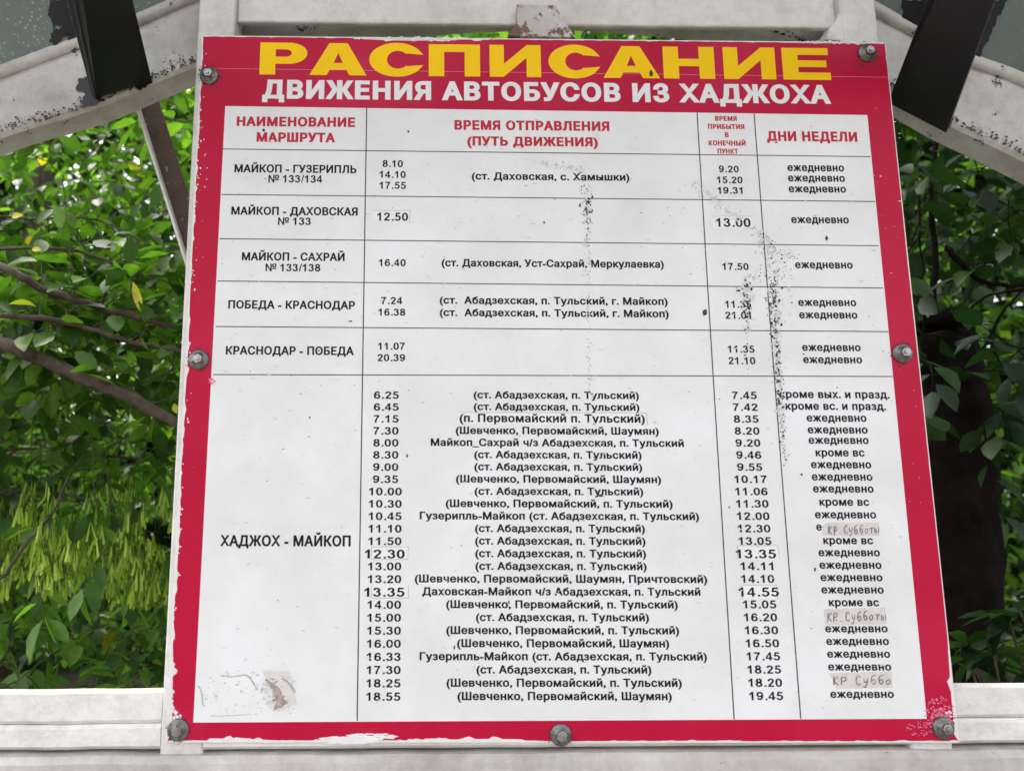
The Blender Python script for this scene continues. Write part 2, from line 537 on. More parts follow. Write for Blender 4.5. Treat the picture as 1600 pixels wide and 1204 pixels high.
for i, (dep, path, arr) in enumerate(ROWS):
    s = i / 24
    v = va + (vb - va) * s; v2 = vc + (vd - vc) * s
    v1 = (v * 0.6 + v2 * 0.4)
    big = dep in ('12.30', '13.35')
    wd = {4: 0.0335, 5: 0.0432}
    k = 1.2 if big else 1
    uc = 0.2724 + (0.2718 - 0.2724) * s
    LIST.append(('departure_lettering', dep, uc - wd[len(dep)] / 2 * k, uc + wd[len(dep)] / 2 * k, v + (0.001 if big else 0), capv * (1.13 if big else 1), 0.028, 0.02, 1.12, -0.0021 if not big else -0.0026))
    pk = 1.12 if i == 2 else 1
    LIST.append(('path_lettering', path, PC[path] - PU[path] / 2, PC[path] + PU[path] / 2, v1 - 0.0004, capv * pk, 0.043, 0.029, 1.08, -0.0021 if i != 2 else -0.0026))
    big = arr in ('13.35', '14.55')
    k = 1.22 if big else 1
    uc2 = 0.7582 + (0.7583 - 0.7582) * s
    uc2 = 0.75 * (1 - s) + 0.7585 * s if False else (uv(1163, 617)[0] * (1 - s) + uv(1197, 1087)[0] * s)
    LIST.append(('arrival_lettering', arr, uc2 - wd[len(arr)] / 2 * k, uc2 + wd[len(arr)] / 2 * k, v2 + (0.0012 if big else 0), capv * (1.14 if big else 1), 0.028, 0.02, 1.12, -0.0021 if not big else -0.0026))
KV = 'кроме вс'
for s, l, r, b in [('кроме вых. и празд.', 1218, 1389.4, 622), ('кроме вс. и празд.', 1227, 1384, 640.3), (EJ, 1260, 1353.5, 658.6), (EJ, 1261.6, 1355.3, 677), (EJ, 1263, 1357, 693.3),
        (KV, 1274, 1350.6, 712.8), (EJ, 1266.7, 1361, 731.3), (EJ, 1268, 1363, 750.4), (EJ, 1270, 1364.7, 769), (KV, 1280, 1358, 789.8), (EJ, 1273, 1368.6, 809.4),
        ('е', 1275, 1283.5, 828.4), (KV, 1286, 1364, 849.8), (EJ, 1278.5, 1374.5, 868.6), (EJ, 1280, 1377, 888), (EJ, 1281.7, 1378.6, 907.4), (EJ, 1283, 1380.5, 926.6),
        (KV, 1294.7, 1373.3, 946.5), (EJ, 1289, 1386.5, 987.2), (EJ, 1290.5, 1388.6, 1007), (EJ, 1292, 1390.4, 1026.8), (EJ, 1293.7, 1392.2, 1046.8), (EJ, 1297, 1396.4, 1089.5)]:
    T('weekday_lettering', s, l, r, b, 12.6, spc=1.1)
for part, lst in TEXTS.items():
    for (s, l, r, b, c, ox, oy, spc, y) in lst:
        xm = (l + r) / 2
        v = uv(xm, b)[1]
        LIST.append((part, s, uv(l, b - c / 2)[0], uv(r, b - c / 2)[0], v, v - uv(xm, b - c)[1], ox, oy, spc, y))

FONT = read_fonts({(e[1], e[8]) for e in LIST} | {('Н', 1.0), ('№', 1.0)})
CAP = max(p[1] for l in FONT[('Н', 1.0)] for p in l)
BIG = lambda ls: max(ls, key=lambda l: abs(area(l)))
def ring(cx, cy, rx, ry, wx, wy, n=26, ex=2.3):
    def el(a, b, rev):
        o = []
        for i in range(n):
            th = 2 * math.pi * i / n
            c, d = math.cos(th), math.sin(th)
            o.append((cx + a * math.copysign(abs(c) ** (2 / ex), c), cy + b * math.copysign(abs(d) ** (2 / ex), d)))
        return o[::-1] if rev else o
    return [el(rx + wx / 2, ry + wy / 2, False), el(rx - wx / 2, ry - wy / 2, True)]
def pen(pts, wx=.2, wy=.17, n=7):
    q = spline([(a, b, 0) for a, b in pts], n)
    L_, R_ = [], []
    for i in range(len(q)):
        d = (q[min(i + 1, len(q) - 1)] - q[max(i - 1, 0)]).normalized()
        L_.append((q[i].x - d.y * wx / 2, q[i].y + d.x * wy / 2)); R_.append((q[i].x + d.y * wx / 2, q[i].y - d.x * wy / 2))
    lp = R_ + L_[::-1]
    return lp if area(lp) > 0 else lp[::-1]
def ccw(lp, rev=False):
    return lp if (area(lp) > 0) != rev else lp[::-1]
SIX = [pen([(.585, .72), (.51, .86), (.36, .915), (.19, .78), (.125, .50), (.125, .36)])] + ring(.36, .325, .235, .235, .2, .17)
DIG = {'0': ring(.35, .5, .235, .415, .205, .17),
       '1': [ccw([(.29, 0), (.49, 0), (.49, 1), (.33, 1), (.22, .86), (.07, .77), (.07, .59), (.20, .65), (.29, .72)])],
       '2': [pen([(.115, .68), (.18, .85), (.35, .915), (.53, .84), (.57, .69), (.47, .50), (.28, .30), (.17, .14)]), ccw([(.03, 0), (.65, 0), (.65, .18), (.12, .18), (.05, .10)])],
       '3': [pen([(.115, .71), (.19, .87), (.34, .915), (.50, .85), (.53, .72), (.46, .58), (.30, .53)]), pen([(.30, .535), (.47, .50), (.575, .31), (.50, .14), (.33, .085), (.16, .14), (.10, .29)])],
       '4': [ccw([(.38, 0), (.57, 0), (.57, .20), (.69, .20), (.69, .37), (.57, .37), (.57, 1), (.40, 1), (.01, .38), (.01, .20), (.38, .20)]), ccw([(.38, .37), (.38, .71), (.17, .37)], True)],
       '5': [ccw([(.14, 1), (.62, 1), (.62, .82), (.285, .82), (.255, .58), (.20, .50), (.07, .49)]), pen([(.15, .52), (.25, .575), (.37, .585), (.53, .50), (.58, .33), (.50, .14), (.33, .085), (.17, .14), (.105, .27)])],
       '6': SIX, '7': [ccw([(.04, 1), (.65, 1), (.65, .85), (.46, .55), (.37, .25), (.34, 0), (.15, 0), (.19, .3), (.30, .58), (.42, .82), (.04, .82)])],
       '8': ring(.35, .735, .20, .18, .2, .165) + ring(.35, .29, .235, .205, .205, .17),
       '9': [[(.70 - a, 1 - b) for a, b in lp] for lp in SIX],
       '.': [[(.10, 0), (.30, 0), (.30, .2), (.10, .2)]], '/': [[(0, -.02), (.14, -.02), (.39, 1.02), (.25, 1.02)]]}
def own(s):
    x = 0; out = []
    for ch in s:
        if ch == ' ':
            x += .36; continue
        if ch == '№':
            ls = FONT[('№', 1.0)]
            ls = [l for g in clusters(ls) for l in (thicken(k, .02, .016, 1 if area(BIG(g)) > 0 else -1) for k in g)]
            m0 = min(p[0] for l in ls for p in l); m1 = max(p[0] for l in ls for p in l)
            out += [[(x + (p[0] - m0) / CAP, p[1] / CAP) for p in l] for l in ls]
            x += (m1 - m0) / CAP + .05; continue
        out += [[(x + a, b) for a, b in l] for l in DIG[ch]]
        x += {'.': .40, '/': .40}.get(ch, .776)
    return out

parts = {}
for (part, s, u0, u1, v, cv, ox, oy, spc, y) in LIST:
    if set(s) <= set('0123456789./ №'):
        ls = own(s)
        x0 = min(p[0] for l in ls for p in l); x1 = max(p[0] for l in ls for p in l)
        kx = (u1 - u0) / (x1 - x0)
        V_, T_ = fill([[((u0 + (p[0] - x0) * kx) * 100, (v - p[1] * cv) * 100) for p in l] for l in ls])
        parts.setdefault(part, Flat()).add([(a / 100, b / 100) for a, b in V_], T_, y)
        continue
    ls = FONT[(s, spc)]
    th = []
    for g in clusters(ls):
        sg = 1 if area(BIG(g)) > 0 else -1
        th += [thicken(l, ox, oy, sg) for l in g]
    ls = th
    x0 = min(p[0] for l in ls for p in l); x1 = max(p[0] for l in ls for p in l)
    kx = (u1 - u0) / (x1 - x0); ky = cv / (CAP + 2 * oy)
    ls = [[(u0 + (p[0] - x0) * kx, v - (p[1] + oy) * ky) for p in l] for l in ls]
    # winding is judged in units that are not tiny
    V_, T_ = fill([[(p[0] * 100, p[1] * 100) for p in l] for l in ls])
    parts.setdefault(part, Flat()).add([(a / 100, b / 100) for a, b in V_], T_, y)

# the wide headline, drawn by hand: heavy stems, thinner bars
def arc(cx, cy, rx, ry, a0, a1, n=14):
    return [(cx + rx * math.cos(R(a0 + (a1 - a0) * i / n)), cy + ry * math.sin(R(a0 + (a1 - a0) * i / n))) for i in range(n + 1)]
def headline_glyph(ch):
    st, br = 0.30, 0.24      # stem width (of glyph width), bar height (of cap)
    if ch == 'П': return [[(0, 0), (st, 0), (st, 1 - br), (1 - st, 1 - br), (1 - st, 0), (1, 0), (1, 1), (0, 1)]]
    if ch == 'Н': return [[(0, 0), (st, 0), (st, .39), (1 - st, .39), (1 - st, 0), (1, 0), (1, 1), (1 - st, 1), (1 - st, .62), (st, .62), (st, 1), (0, 1)]]
    if ch == 'И': return [[(0, 0), (.27, 0), (.72, .60), (.72, 0), (1, 0), (1, 1), (.73, 1), (.28, .41), (.28, 1), (0, 1)]]
    if ch == 'Е': return [[(0, 0), (1, 0), (1, .23), (.33, .23), (.33, .40), (.93, .40), (.93, .61), (.33, .61), (.33, .78), (.98, .78), (.98, 1), (0, 1)]]
    if ch == 'А': return [[(0, 0), (.30, 0), (.355, .17), (.645, .17), (.70, 0), (1, 0), (.66, 1), (.34, 1)], [(.42, .38), (.5, .70), (.58, .38)]]
    if ch == 'Р': return [[(0, 0), (.33, 0), (.33, .34), (.62, .34)] + arc(.62, .67, .38, .33, -80, 80)[0:] + [(.62, 1), (0, 1)],
                          [(.33, .56), (.33, .79), (.55, .79)] + arc(.55, .675, .12, .115, 80, -80, 8) + [(.55, .56)]]
    if ch == 'С':
        o = arc(.5, .5, .5, .53, 22, 338, 34)
        i = arc(.52, .5, .20, .28, 320, 40, 24)
        return [[(.985, .66)] + o[2:-2] + [(.985, .34), (.68, .30)] + i + [(.68, .70)]]
HL = [('Р', 406, 480), ('А', 484, 573), ('С', 577, 663), ('П', 670, 750), ('И', 765, 845), ('С', 857, 939), ('А', 942, 1030), ('Н', 1036, 1116), ('И', 1130, 1211), ('Е', 1222, 1296)]
title = Flat()
vt = uv(850, 71.2)[1]; vbm = uv(850, 121)[1]
for ch, l, r in HL:
    u0, u1 = uv(l, 96)[0], uv(r, 96)[0]
    ls = [[((u0 + x * (u1 - u0)) * 100, (vbm + (vt - vbm) * yy) * 100) for x, yy in lp] for lp in headline_glyph(ch)]
    if len(ls) == 2 and area(ls[0]) * area(ls[1]) > 0: ls[1] = ls[1][::-1]
    V_, T_ = fill(ls)
    title.add([(a / 100, b / 100) for a, b in V_], T_, -0.0013)

# ------------------------------------------------------------------ THE TIMETABLE BOARD
board = empty('timetable_board', (W / 2, 0, ZT - BH))
tag(board, 'red bordered bus timetable board with white table of times, bolted to white frame', 'timetable board')
HW = BH / W
bm = bmesh.new()
box(bm, (0, 0.0, ZT - BH), (W, 0.004, ZT), 0.0012, 2)
obj('plate', bm, M_plate, board)

def ragged(p, q, n, amp, seed, inward):
    """points from p to q pushed inward by flaky noise"""
    out = []
    for i in range(n):
        s = i / n
        a = max(0.0, noise.noise(Vector((s * 60 + seed, seed * 1.7, 0))) + 0.5 * noise.noise(Vector((s * 190 + seed, 3.1, seed))))
        big = max(0.0, noise.noise(Vector((s * 5 + seed * 2.3, 8.1, 0))))
        d = amp(s) * (0.25 + a * 0.9 + big)
        out.append((p[0] + (q[0] - p[0]) * s + inward[0] * d, p[1] + (q[1] - p[1]) * s + inward[1] * d))
    return out
e = 0.0016
pts = []
pts += ragged((e, e), (1 - e, e), 240, lambda s: 0.0016 + (0.004 if 0.23 < s < 0.42 else 0) + (0.0035 if s > 0.86 else 0), 1.3, (0, 1))
pts += ragged((1 - e, e), (1 - e, HW - e), 160, lambda s: 0.0006 + (0.007 * (s - 0.86) / 0.1 if s > 0.86 else 0), 2.9, (-1, 0))
pts += ragged((1 - e, HW - e), (e, HW - e), 240, lambda s: 0.0022 + (0.004 if 0.55 < s < 0.95 else 0), 4.2, (0, -1))
pts += ragged((e, HW - e), (e, e), 260, lambda s: 0.0042 + (0.013 * max(0, 1 - abs(s - 0.07) / 0.07)), 5.7, (1, 0))
fl = Flat()
fl.poly([(a * 100, b * 100) for a, b in pts], 0)
fl.v = [(x / 100, -0.0006 * LAYER, ZT + (z - ZT) / 100) for x, _, z in fl.v]
fl.obj('red_film', M_red, board)

ws = Flat()
wc = [uv(352, 166), uv(1355, 180), uv(1448, 1122), uv(302, 1128)]
ws.add(wc, [(0, 1, 2, 3)], -0.0011)
ws.obj('white_sheet', M_white, board)

gl = Flat()
def gline(p, q, wd=0.0014, y=-0.0015):
    a, b = uv(*p), uv(*q)
    gl.stroke([a, b], wd, y)
for p, q in [((348, 233), (1360, 245)), ((346, 304), (1367, 315)), ((343, 373), (1373, 384)), ((340, 439), (1380, 450)), ((337, 510), (1388, 518)), ((333, 585), (1395, 588))]:
    gline(p, q)
for p, q in [((573, 169), (558, 1125)), ((1089, 176), (1147, 1123)), ((1178, 177), (1251, 1122))]:
    gline(p, q, 0.0016, -0.0017)
gl.obj('table_grid', M_line, board)
title.obj('title_lettering', M_yellow, board)
for n, f in parts.items():
    f.obj(n, {'subtitle_lettering': M_wtext, 'heading_lettering': M_rtext}.get(n, M_ink), board)

# pasted-over paper patches
def patch(px4, m, y=-0.0024, th=0.0003, lbl=None, edge=True):
    p = [uv(*q) for q in px4]
    bm = bmesh.new()
    prism(bm, [Vector((u * W, y * LAYER, ZT - v * W)) for u, v in p], (0, th, 0))
    o = obj('paper_patch', bm, m, board)
    if lbl: o['label'] = lbl
    if edge:
        g = Flat()
        for k in edge:
            a, b = p[k], p[(k + 1) % 4]
            n = 14; q = []
            for i in range(n + 1):
                s = i / n
                q.append((a[0] + (b[0] - a[0]) * s, a[1] + (b[1] - a[1]) * s + rnd.uniform(-.0002, .0002)))
            g.stroke(q, 0.00055, y - 0.0001)  # thin grey line stands in for the shading along the paper's edge
        go = obj('paper_edge_shade', pymesh('paper_edge_shade', g.v, g.f), M_grimeshade, None)
        go.parent = o
        go.data.transform(Matrix.Translation(-board.location))
    return o
patch([(584, 329), (641, 329), (640, 349), (583, 348)], M_paper, lbl='pasted paper patch reading 12.50', edge=[0, 1])
patch([(1113, 338), (1176, 338), (1178, 359), (1114, 358)], M_paper, lbl='pasted paper patch reading 13.00', edge=[0])
patch([(716, 644), (1010, 645), (1012, 664), (716, 662)], M_paper, lbl='pasted paper patch reading п. Первомайский п. Тульский', edge=[0, 1])
patch([(581, 854), (638, 854), (637, 873.5), (580, 873.5)], M_paper, lbl='pasted paper patch reading 12.30', edge=[0, 1, 2, 3])
patch([(1152, 852), (1215, 852), (1218, 873), (1153, 873)], M_paper, lbl='pasted paper patch reading 13.35 among the arrivals', edge=[0, 1, 3])
patch([(581, 913), (638, 913), (638, 933.5), (580, 933.5)], M_paper, lbl='pasted paper patch reading 13.35 among the departures', edge=[1, 2, 3])
patch([(1159, 913.5), (1213, 913.5), (1215, 935), (1160, 935)], M_paper, lbl='pasted paper patch reading 14.55', edge=[0, 1, 3])
# lettering on the patches must sit above the paper
def overprint(name, rows):
    pass
HW_ = {'К': [[(.1, 1), (.08, 0)], [(.75, .95), (.15, .5), (.8, .02)]], 'р': [[(.1, .75), (.1, -.25)], [(.1, .65), (.5, .85), (.75, .5), (.3, .3), (.1, .4)]],
       'Р': [[(.1, .9), (.08, 0)], [(.1, .85), (.6, .9), (.7, .55), (.12, .4)]],
       '.': [[(.2, .06), (.4, .0)]], 'С': [[(.75, .85), (.3, .95), (.05, .5), (.3, .02), (.8, .12)]],
       'у': [[(.1, .7), (.2, .3), (.6, .35)], [(.7, .75), (.6, .2), (.3, -.25), (.05, -.15)]],
       'б': [[(.75, 1.05), (.2, .9), (.08, .4), (.35, .02), (.7, .25), (.5, .55), (.12, .4)]],
       'о': [[(.4, .6), (.08, .35), (.3, .02), (.65, .2), (.6, .55), (.35, .6)]],
       'т': [[(.0, .6), (.9, .68)], [(.45, .64), (.4, .0)]], 'ы': [[(.05, .6), (.05, .05), (.4, .1), (.35, .35), (.08, .35)], [(.8, .65), (.8, .0)]]}
def handwrite(o, s, x0, x1, base, h, slope=0.0):
    g = Flat()
    n = len(s)
    for rep in (0, 1):
        x = x0
        for ch in s:
            wd = (x1 - x0) / n
            if ch == ' ':
                x += wd; continue
            for st in HW_[ch]:
                q = spline([(a, b, 0) for a, b in st], 5) if len(st) > 2 else [Vector((*st[0], 0)), Vector((*st[1], 0))]
                jx, jy = rnd.uniform(-.11, .11) * (rep + .4), rnd.uniform(-.11, .11) * (rep + .4)
                g.stroke([uv(x + (c.x * .85 + jx) * wd, base - (c.y + jy) * h + slope * (x - x0)) for c in q], 0.00085 if rep == 0 else 0.0005, -0.0029 - 0.00002 * rep)
            x += wd
    go = obj('handwriting', pymesh('handwriting', g.v, g.f), M_pen, None)
    go.parent = o
    go.data.transform(Matrix.Translation(-board.location))
o = patch([(1283, 819), (1290, 815.5), (1374, 816), (1375, 837)], M_tan, lbl='upper tan paper patch with handwriting', edge=None)
o2 = None
def tanpatch(poly, lbl):
    bm = bmesh.new()
    prism(bm, [Vector((uv(*q)[0] * W, -0.0024 * LAYER, ZT - uv(*q)[1] * W)) for q in poly], (0, 0.0003, 0))
    o = obj('paper_patch', bm, M_tan, board)
    o['label'] = lbl
    return o
me_ = o.data
bpy.data.objects.remove(o)
o = tanpatch([(1284, 822), (1292, 816), (1373, 815.5), (1374, 836.5), (1331, 837), (1284, 836)], 'topmost tan paper patch with handwriting')
handwrite(o, 'Кр.Субботы', 1294, 1375, 834, 13, -0.02)
o = tanpatch([(1287, 951), (1383, 948.5), (1385.5, 974.5), (1289, 975.5)], 'middle tan paper patch with handwriting')
handwrite(o, 'КР.Субботы', 1293, 1386, 970, 14, -0.02)
o = tanpatch([(1294, 1051), (1392.5, 1047.8), (1395, 1073.5), (1306, 1075.5), (1305, 1068)], 'bottom tan paper patch with handwriting and torn corner')
handwrite(o, 'КР Суббо', 1302, 1396, 1070, 14, -0.02)

# ------------------------------------------------------------------ wear of the board: mould specks, chips, scuffs
def blob(cx, cy, rx, ry, n=9, jag=0.35, ang=0.0):
    out = []
    for i in range(n):
        th = 2 * math.pi * i / n
        k = 1 + rnd.uniform(-jag, jag)
        x, y = rx * k * math.cos(th), ry * k * math.sin(th)
        out.append((cx + x * math.cos(ang) - y * math.sin(ang), cy + x * math.sin(ang) + y * math.cos(ang)))
    return out
def pxblob(fl, x, y, rx, ry, lay, n=9, jag=0.35, ang=0.0):
    V = [uv(*p) for p in blob(x, y, rx, ry, n, jag, ang)]
    c = uv(x, y)
    fl.add([c] + V, [(0, i + 1, (i + 1) % n + 1) for i in range(n)], lay)
sp = Flat(); fa = Flat()
lay = [-0.0030]
def nxt():
    lay[0] -= 0.0000004
    return lay[0]
def streak(path, count, dark=True):
    """path: (x, y, half width, weight, size)"""
    tot = [0]
    for a, b in zip(path, path[1:]):
        tot.append(tot[-1] + (a[3] + b[3]) / 2 * math.hypot(b[0] - a[0], b[1] - a[1]))
    for _ in range(count):
        k = rnd.random() * tot[-1]
        i = max(j for j in range(len(tot) - 1) if tot[j] <= k)
        s = (k - tot[i]) / max(1e-9, tot[i + 1] - tot[i])
        a, b = path[i], path[i + 1]
        x, y, hw, _, sz = [a[j] + (b[j] - a[j]) * s for j in range(5)]
        x += max(-1.4, min(1.4, rnd.gauss(0, 0.55))) * hw
        y += rnd.gauss(0, 2)
        r = 0.8 * sz * rnd.choice((0.35, 0.45, 0.5, 0.6, 0.7, 1.0, 1.3))
        pxblob(sp if dark else fa, x, y, r, r * rnd.uniform(.7, 1.5), nxt(), 6, 0.35)
streak([(850, 258, 12, .3, .8), (900, 262, 18, .8, .9), (915, 285, 18, 1.6, 1.2), (918, 310, 9, 2.4, 1.8), (917, 335, 7, 2.2, 2.0), (917, 352, 4, 1.2, 1.4), (918, 385, 3, .6, .9),
        (919, 420, 3, .5, .9), (921, 600, 5, .35, .9), (925, 650, 5, .4, 1.0), (930, 760, 6, .15, 1.0), (934, 940, 6, .05, .8)], 260)
streak([(1075, 280, 12, .8, .6), (1110, 310, 12, .5, .7), (1145, 335, 14, .7, .8), (1180, 360, 9, .8, 1.0), (1205, 385, 18, 1.1, 1.1), (1212, 410, 24, 1.7, 1.3), (1212, 435, 18, 1.8, 1.5),
        (1207, 455, 9, 1.5, 1.9), (1210, 500, 8, 1.6, 1.9), (1214, 560, 7, 1.3, 1.7), (1218, 620, 6, 1.3, 1.6), (1224, 700, 5, .8, 1.4), (1228, 730, 4, .2, 1.0)], 620)
streak([(1225, 392, 12, .8, .8), (1240, 405, 10, .5, .8)], 50)
streak([(1172, 425, 25, 1.1, 1.2), (1166, 445, 12, 1.4, 1.6), (1167, 470, 7, 1.8, 2.0), (1168, 498, 5, 1.2, 1.6), (1167, 520, 4, .3, 1.0), (1166, 560, 4, .1, .9)], 150)
streak([(1075, 280, 14, 1, 2.2), (1130, 325, 12, 1, 2.4), (1170, 350, 12, 1, 2.2)], 60, False)
streak([(850, 255, 14, 1, 2.2), (895, 265, 12, 1, 2.2)], 40, False)
for path_, n_ in (([(917, 290, 10, 1, 2.4), (918, 380, 6, .8, 2), (925, 700, 6, .3, 2)], 110), ([(1185, 360, 10, 1, 2.4), (1212, 420, 22, 1.5, 2.4), (1212, 520, 10, 1.2, 2.4), (1226, 720, 7, .8, 2)], 220), ([(1170, 430, 20, 1, 2.4), (1167, 520, 7, .8, 2.2)], 60)):
    streak(path_, n_, False)
# scattered dirt on the whole sheet
for _ in range(640):
    x, y = rnd.uniform(330, 1420), rnd.uniform(170, 1115)
    u, v = uv(x, y)
    if not (0.043 < u < 0.955 and 0.125 < v < 0.963): continue
    r = rnd.choice((.5, .6, .7, .8, 1.0))
    (sp if rnd.random() < 0.22 else None) and pxblob(sp, x, y, r * rnd.uniform(.7, 1.6), r * .7, nxt(), 6, .3)
    pxblob(fa, rnd.uniform(345, 1410), rnd.uniform(185, 1110), r * rnd.uniform(1, 4), r * rnd.uniform(.6, 1.3), nxt(), 7, .4)
for x, y, rx, ry in [(1291, 372, 2.3, 3.6), (1101, 488, 3.2, 5), (1017, 116, 3, 5.5), (638, 206, 1.6, 1.6), (850, 348, 1.4, 2), (636, 712, 1.2, 3), (1139, 792, 1.4, 1.4), (1273, 889, 1.6, 3),
                     (710, 1011, 1.3, 3), (937, 774, 6, 1.6), (932, 768, 2, 1.5), (1252, 741, 1.8, 1.8), (548, 502, 3, 1), (443, 701, 1.6, .8), (484, 652, 1, 1.8), (412, 204, 2, 2.6), (498, 548, 1.6, 1.6),
                     (372, 853, 1.4, 2.4), (1237, 473, 1.4, 1.4), (1255, 553, 1.2, 1.2), (791, 926, 1.2, 2), (795, 940, 1.4, 3)]:
    pxblob(sp, x, y, rx, ry, nxt(), 9, .25)
tag(sp.obj('mould_specks', M_mould, board), kind='stuff')
tag(fa.obj('faint_specks', M_faint, board), kind='stuff')

sp2 = Flat(); sf = Flat()
ch = Flat(); pk = Flat(); tn = Flat(); br = Flat()
def scuff(fl, x, y, rx, ry, n, rmin, rmax, stretch=2.5):
    for _ in range(n):
        a = rnd.uniform(0, 6.283); q = math.sqrt(rnd.random())
        r = rnd.uniform(rmin, rmax)
        pxblob(fl, x + rx * q * math.cos(a), y + ry * q * math.sin(a), r * stretch, r, nxt(), 8, .45)
scuff(ch, 545, 1155, 48, 6, 90, .6, 1.5, 6)
scuff(ch, 580, 1151, 40, 6, 70, .6, 1.4, 6)
scuff(ch, 540, 1155, 35, 4, 60, .9, 1.6, 6)
scuff(ch, 640, 60.5, 90, 2.2, 90, .5, 1.5, 2)
scuff(ch, 1310, 66.5, 70, 1.6, 60, .5, 1.2, 2.5)
scuff(ch, 278, 1132, 8, 24, 40, 1, 3.4, 1)
scuff(ch, 264, 1085, 6, 30, 40, 1, 3.6, .9)
scuff(pk, 1468, 1115, 24, 28, 170, .4, 1.2, 1.6)
scuff(pk, 1470, 1122, 15, 17, 150, .5, 1.3, 1.6)
scuff(pk, 1440, 1138, 26, 12, 70, .4, 1.0, 2)
scuff(ch, 1480, 1122, 10, 16, 22, .6, 1.7, 1.2)
for _ in range(14):
    pxblob(ch, 318 + rnd.gauss(0, 3) - 0.0517 * 0, rnd.uniform(70, 300), .8, 1.1, nxt(), 6, .4)
for _ in range(60):
    y = rnd.uniform(120, 1060)
    x = 315 - 0.0516 * (y - 55) + abs(rnd.gauss(0, 5)) + 3
    pxblob(ch, x, y, rnd.uniform(.5, 1.6), rnd.uniform(.6, 2.0), nxt(), 7, .4)
for _ in range(26):
    y = rnd.uniform(150, 1100)
    pxblob(pk, rnd.choice((rnd.uniform(300, 330) - .0516 * (y - 200), 1384 + .106 * (y - 66) - rnd.uniform(4, 40))), y, rnd.uniform(.5, 1.3), .7, nxt(), 7, .4)
scuff(pk, 330, 596, 6, 4, 12, 1, 2, 1)
# torn paper in the lower left corner
def torn(fl, pts, lay_, k=6, j=1.3):
    out = []
    for i in range(len(pts)):
        a, c = pts[i], pts[(i + 1) % len(pts)]
        for q in range(k):
            out.append(uv(a[0] + (c[0] - a[0]) * q / k + rnd.uniform(-j, j), a[1] + (c[1] - a[1]) * q / k + rnd.uniform(-j, j)))
    V_, T_ = fill([[(a * 100, b_ * 100) for a, b_ in out]])
    fl.add([(a / 100, b_ / 100) for a, b_ in V_], T_, lay_)
scuff(sf, 436, 1078, 26, 30, 70, 1, 3.0, 1.4)
scuff(sf, 375, 1075, 55, 30, 18, .6, 1.6, 2)
torn(tn, [(411, 1047), (440, 1048), (453, 1046), (447, 1056), (440, 1058), (451, 1066), (459, 1082), (464, 1098), (450, 1102), (436, 1109), (426, 1110), (424, 1096), (432, 1090), (424, 1074)], nxt())
scuff(br, 434, 1088, 9, 14, 22, .8, 2.6, 1)
scuff(br, 424, 1066, 10, 6, 10, .7, 2, 1.6)
torn(br, [(417, 1062), (430, 1067), (440, 1080), (443, 1091), (451, 1096), (441, 1104), (427, 1109), (431, 1095), (427, 1081)], nxt())
gr = Flat()
for bx, by in [(327, 119), (1354, 84), (311, 562), (1409, 552), (279, 1139), (876, 1147), (1473, 1136)]:
    for _ in range(26):
        a_ = rnd.uniform(0, 6.283); r_ = 16 + abs(rnd.gauss(0, 2.6))
        pxblob(sp2, bx + r_ * math.cos(a_), by + r_ * math.sin(a_) + abs(rnd.gauss(0, 2)), rnd.uniform(.5, 1.5), rnd.uniform(.5, 1.3), nxt(), 7, .4)
for q in [[(345, 1054), (365, 1056), (385, 1054), (395, 1065), (402, 1076)], [(440, 1060), (452, 1068), (460, 1082)], [(330, 1118), (360, 1117), (392, 1115)], [(310, 1070), (314, 1080), (318, 1100)],
          [(384, 1054), (394, 1062), (398, 1068)], [(410, 1073), (408, 1082)], [(440, 1058), (452, 1066), (462, 1080)]]:
    n = 10; out = []
    for c in spline([(a, b, 0) for a, b in q], n):
        out.append(uv(c.x + rnd.uniform(-.8, .8), c.y + rnd.uniform(-.8, .8)))
    gr.stroke(out, rnd.uniform(.0004, .0010), nxt())
for _ in range(50):
    pxblob(gr, rnd.uniform(310, 460), rnd.uniform(1050, 1118), rnd.uniform(.5, 2), .6, nxt(), 6, .4)
# seam of the film under the headline
gs = Flat()
gs.stroke([uv(318, 107), uv(1386, 121)], 0.0007, -0.0009)
gs.obj('film_seam', M_pink, board)
ch.obj('bared_chips', M_chip, board)
pk.obj('pink_scuffs', M_pink, board)
tn.obj('torn_paper', M_torn, board)
br.obj('brown_tear', M_brown, board)
gr.obj('tear_lines', M_grimeshade, board)
sp2.obj('bolt_grime', M_mould, board)
sf.obj('tear_smudge', M_faint, board)

# bolts with washers
def bolt(px, py, tilt):
    u, v = uv(px, py)
    c = Vector((u * W, 0, ZT - v * W))
    b = bmesh.new()
    prof = [(0.0010, -0.0062), (0.0068, -0.0060), (0.0075, -0.0042), (0.0098, -0.0034), (0.0118, -0.0030), (0.0126, -0.0020), (0.0126, 0.0)]
    n = 28
    rings = [[b.verts.new(c + Vector((r * math.cos(6.2832 * k / n), y, r * math.sin(6.2832 * k / n)))) for k in range(n)] for r, y in prof]
    for A, B in zip(rings, rings[1:]):
        for k in range(n):
            f = b.faces.new((A[k], A[(k + 1) % n], B[(k + 1) % n], B[k])); f.smooth = True
    b.faces.new(rings[0])
    bmesh.ops.recalc_face_normals(b, faces=list(b.faces))
    bo = obj('bolt', b, M_steel2, board)
    h = bmesh.new()
    ring = [c + Vector((0.0062 * math.cos(tilt + math.pi / 3 * k), -0.0055, 0.0062 * math.sin(tilt + math.pi / 3 * k))) for k in range(6)]
    prism(h, ring, (0, -0.0048, 0), 0.0009)
    prism(h, [c + Vector((0.0030 * math.cos(k * .5236), -0.0103, 0.0030 * math.sin(k * .5236))) for k in range(12)], (0, -0.0014, 0), 0.0005)
    ho = obj('hex_head', h, M_steel, None)
    ho.data.transform(Matrix.Translation(-board.location))
    ho.parent = bo
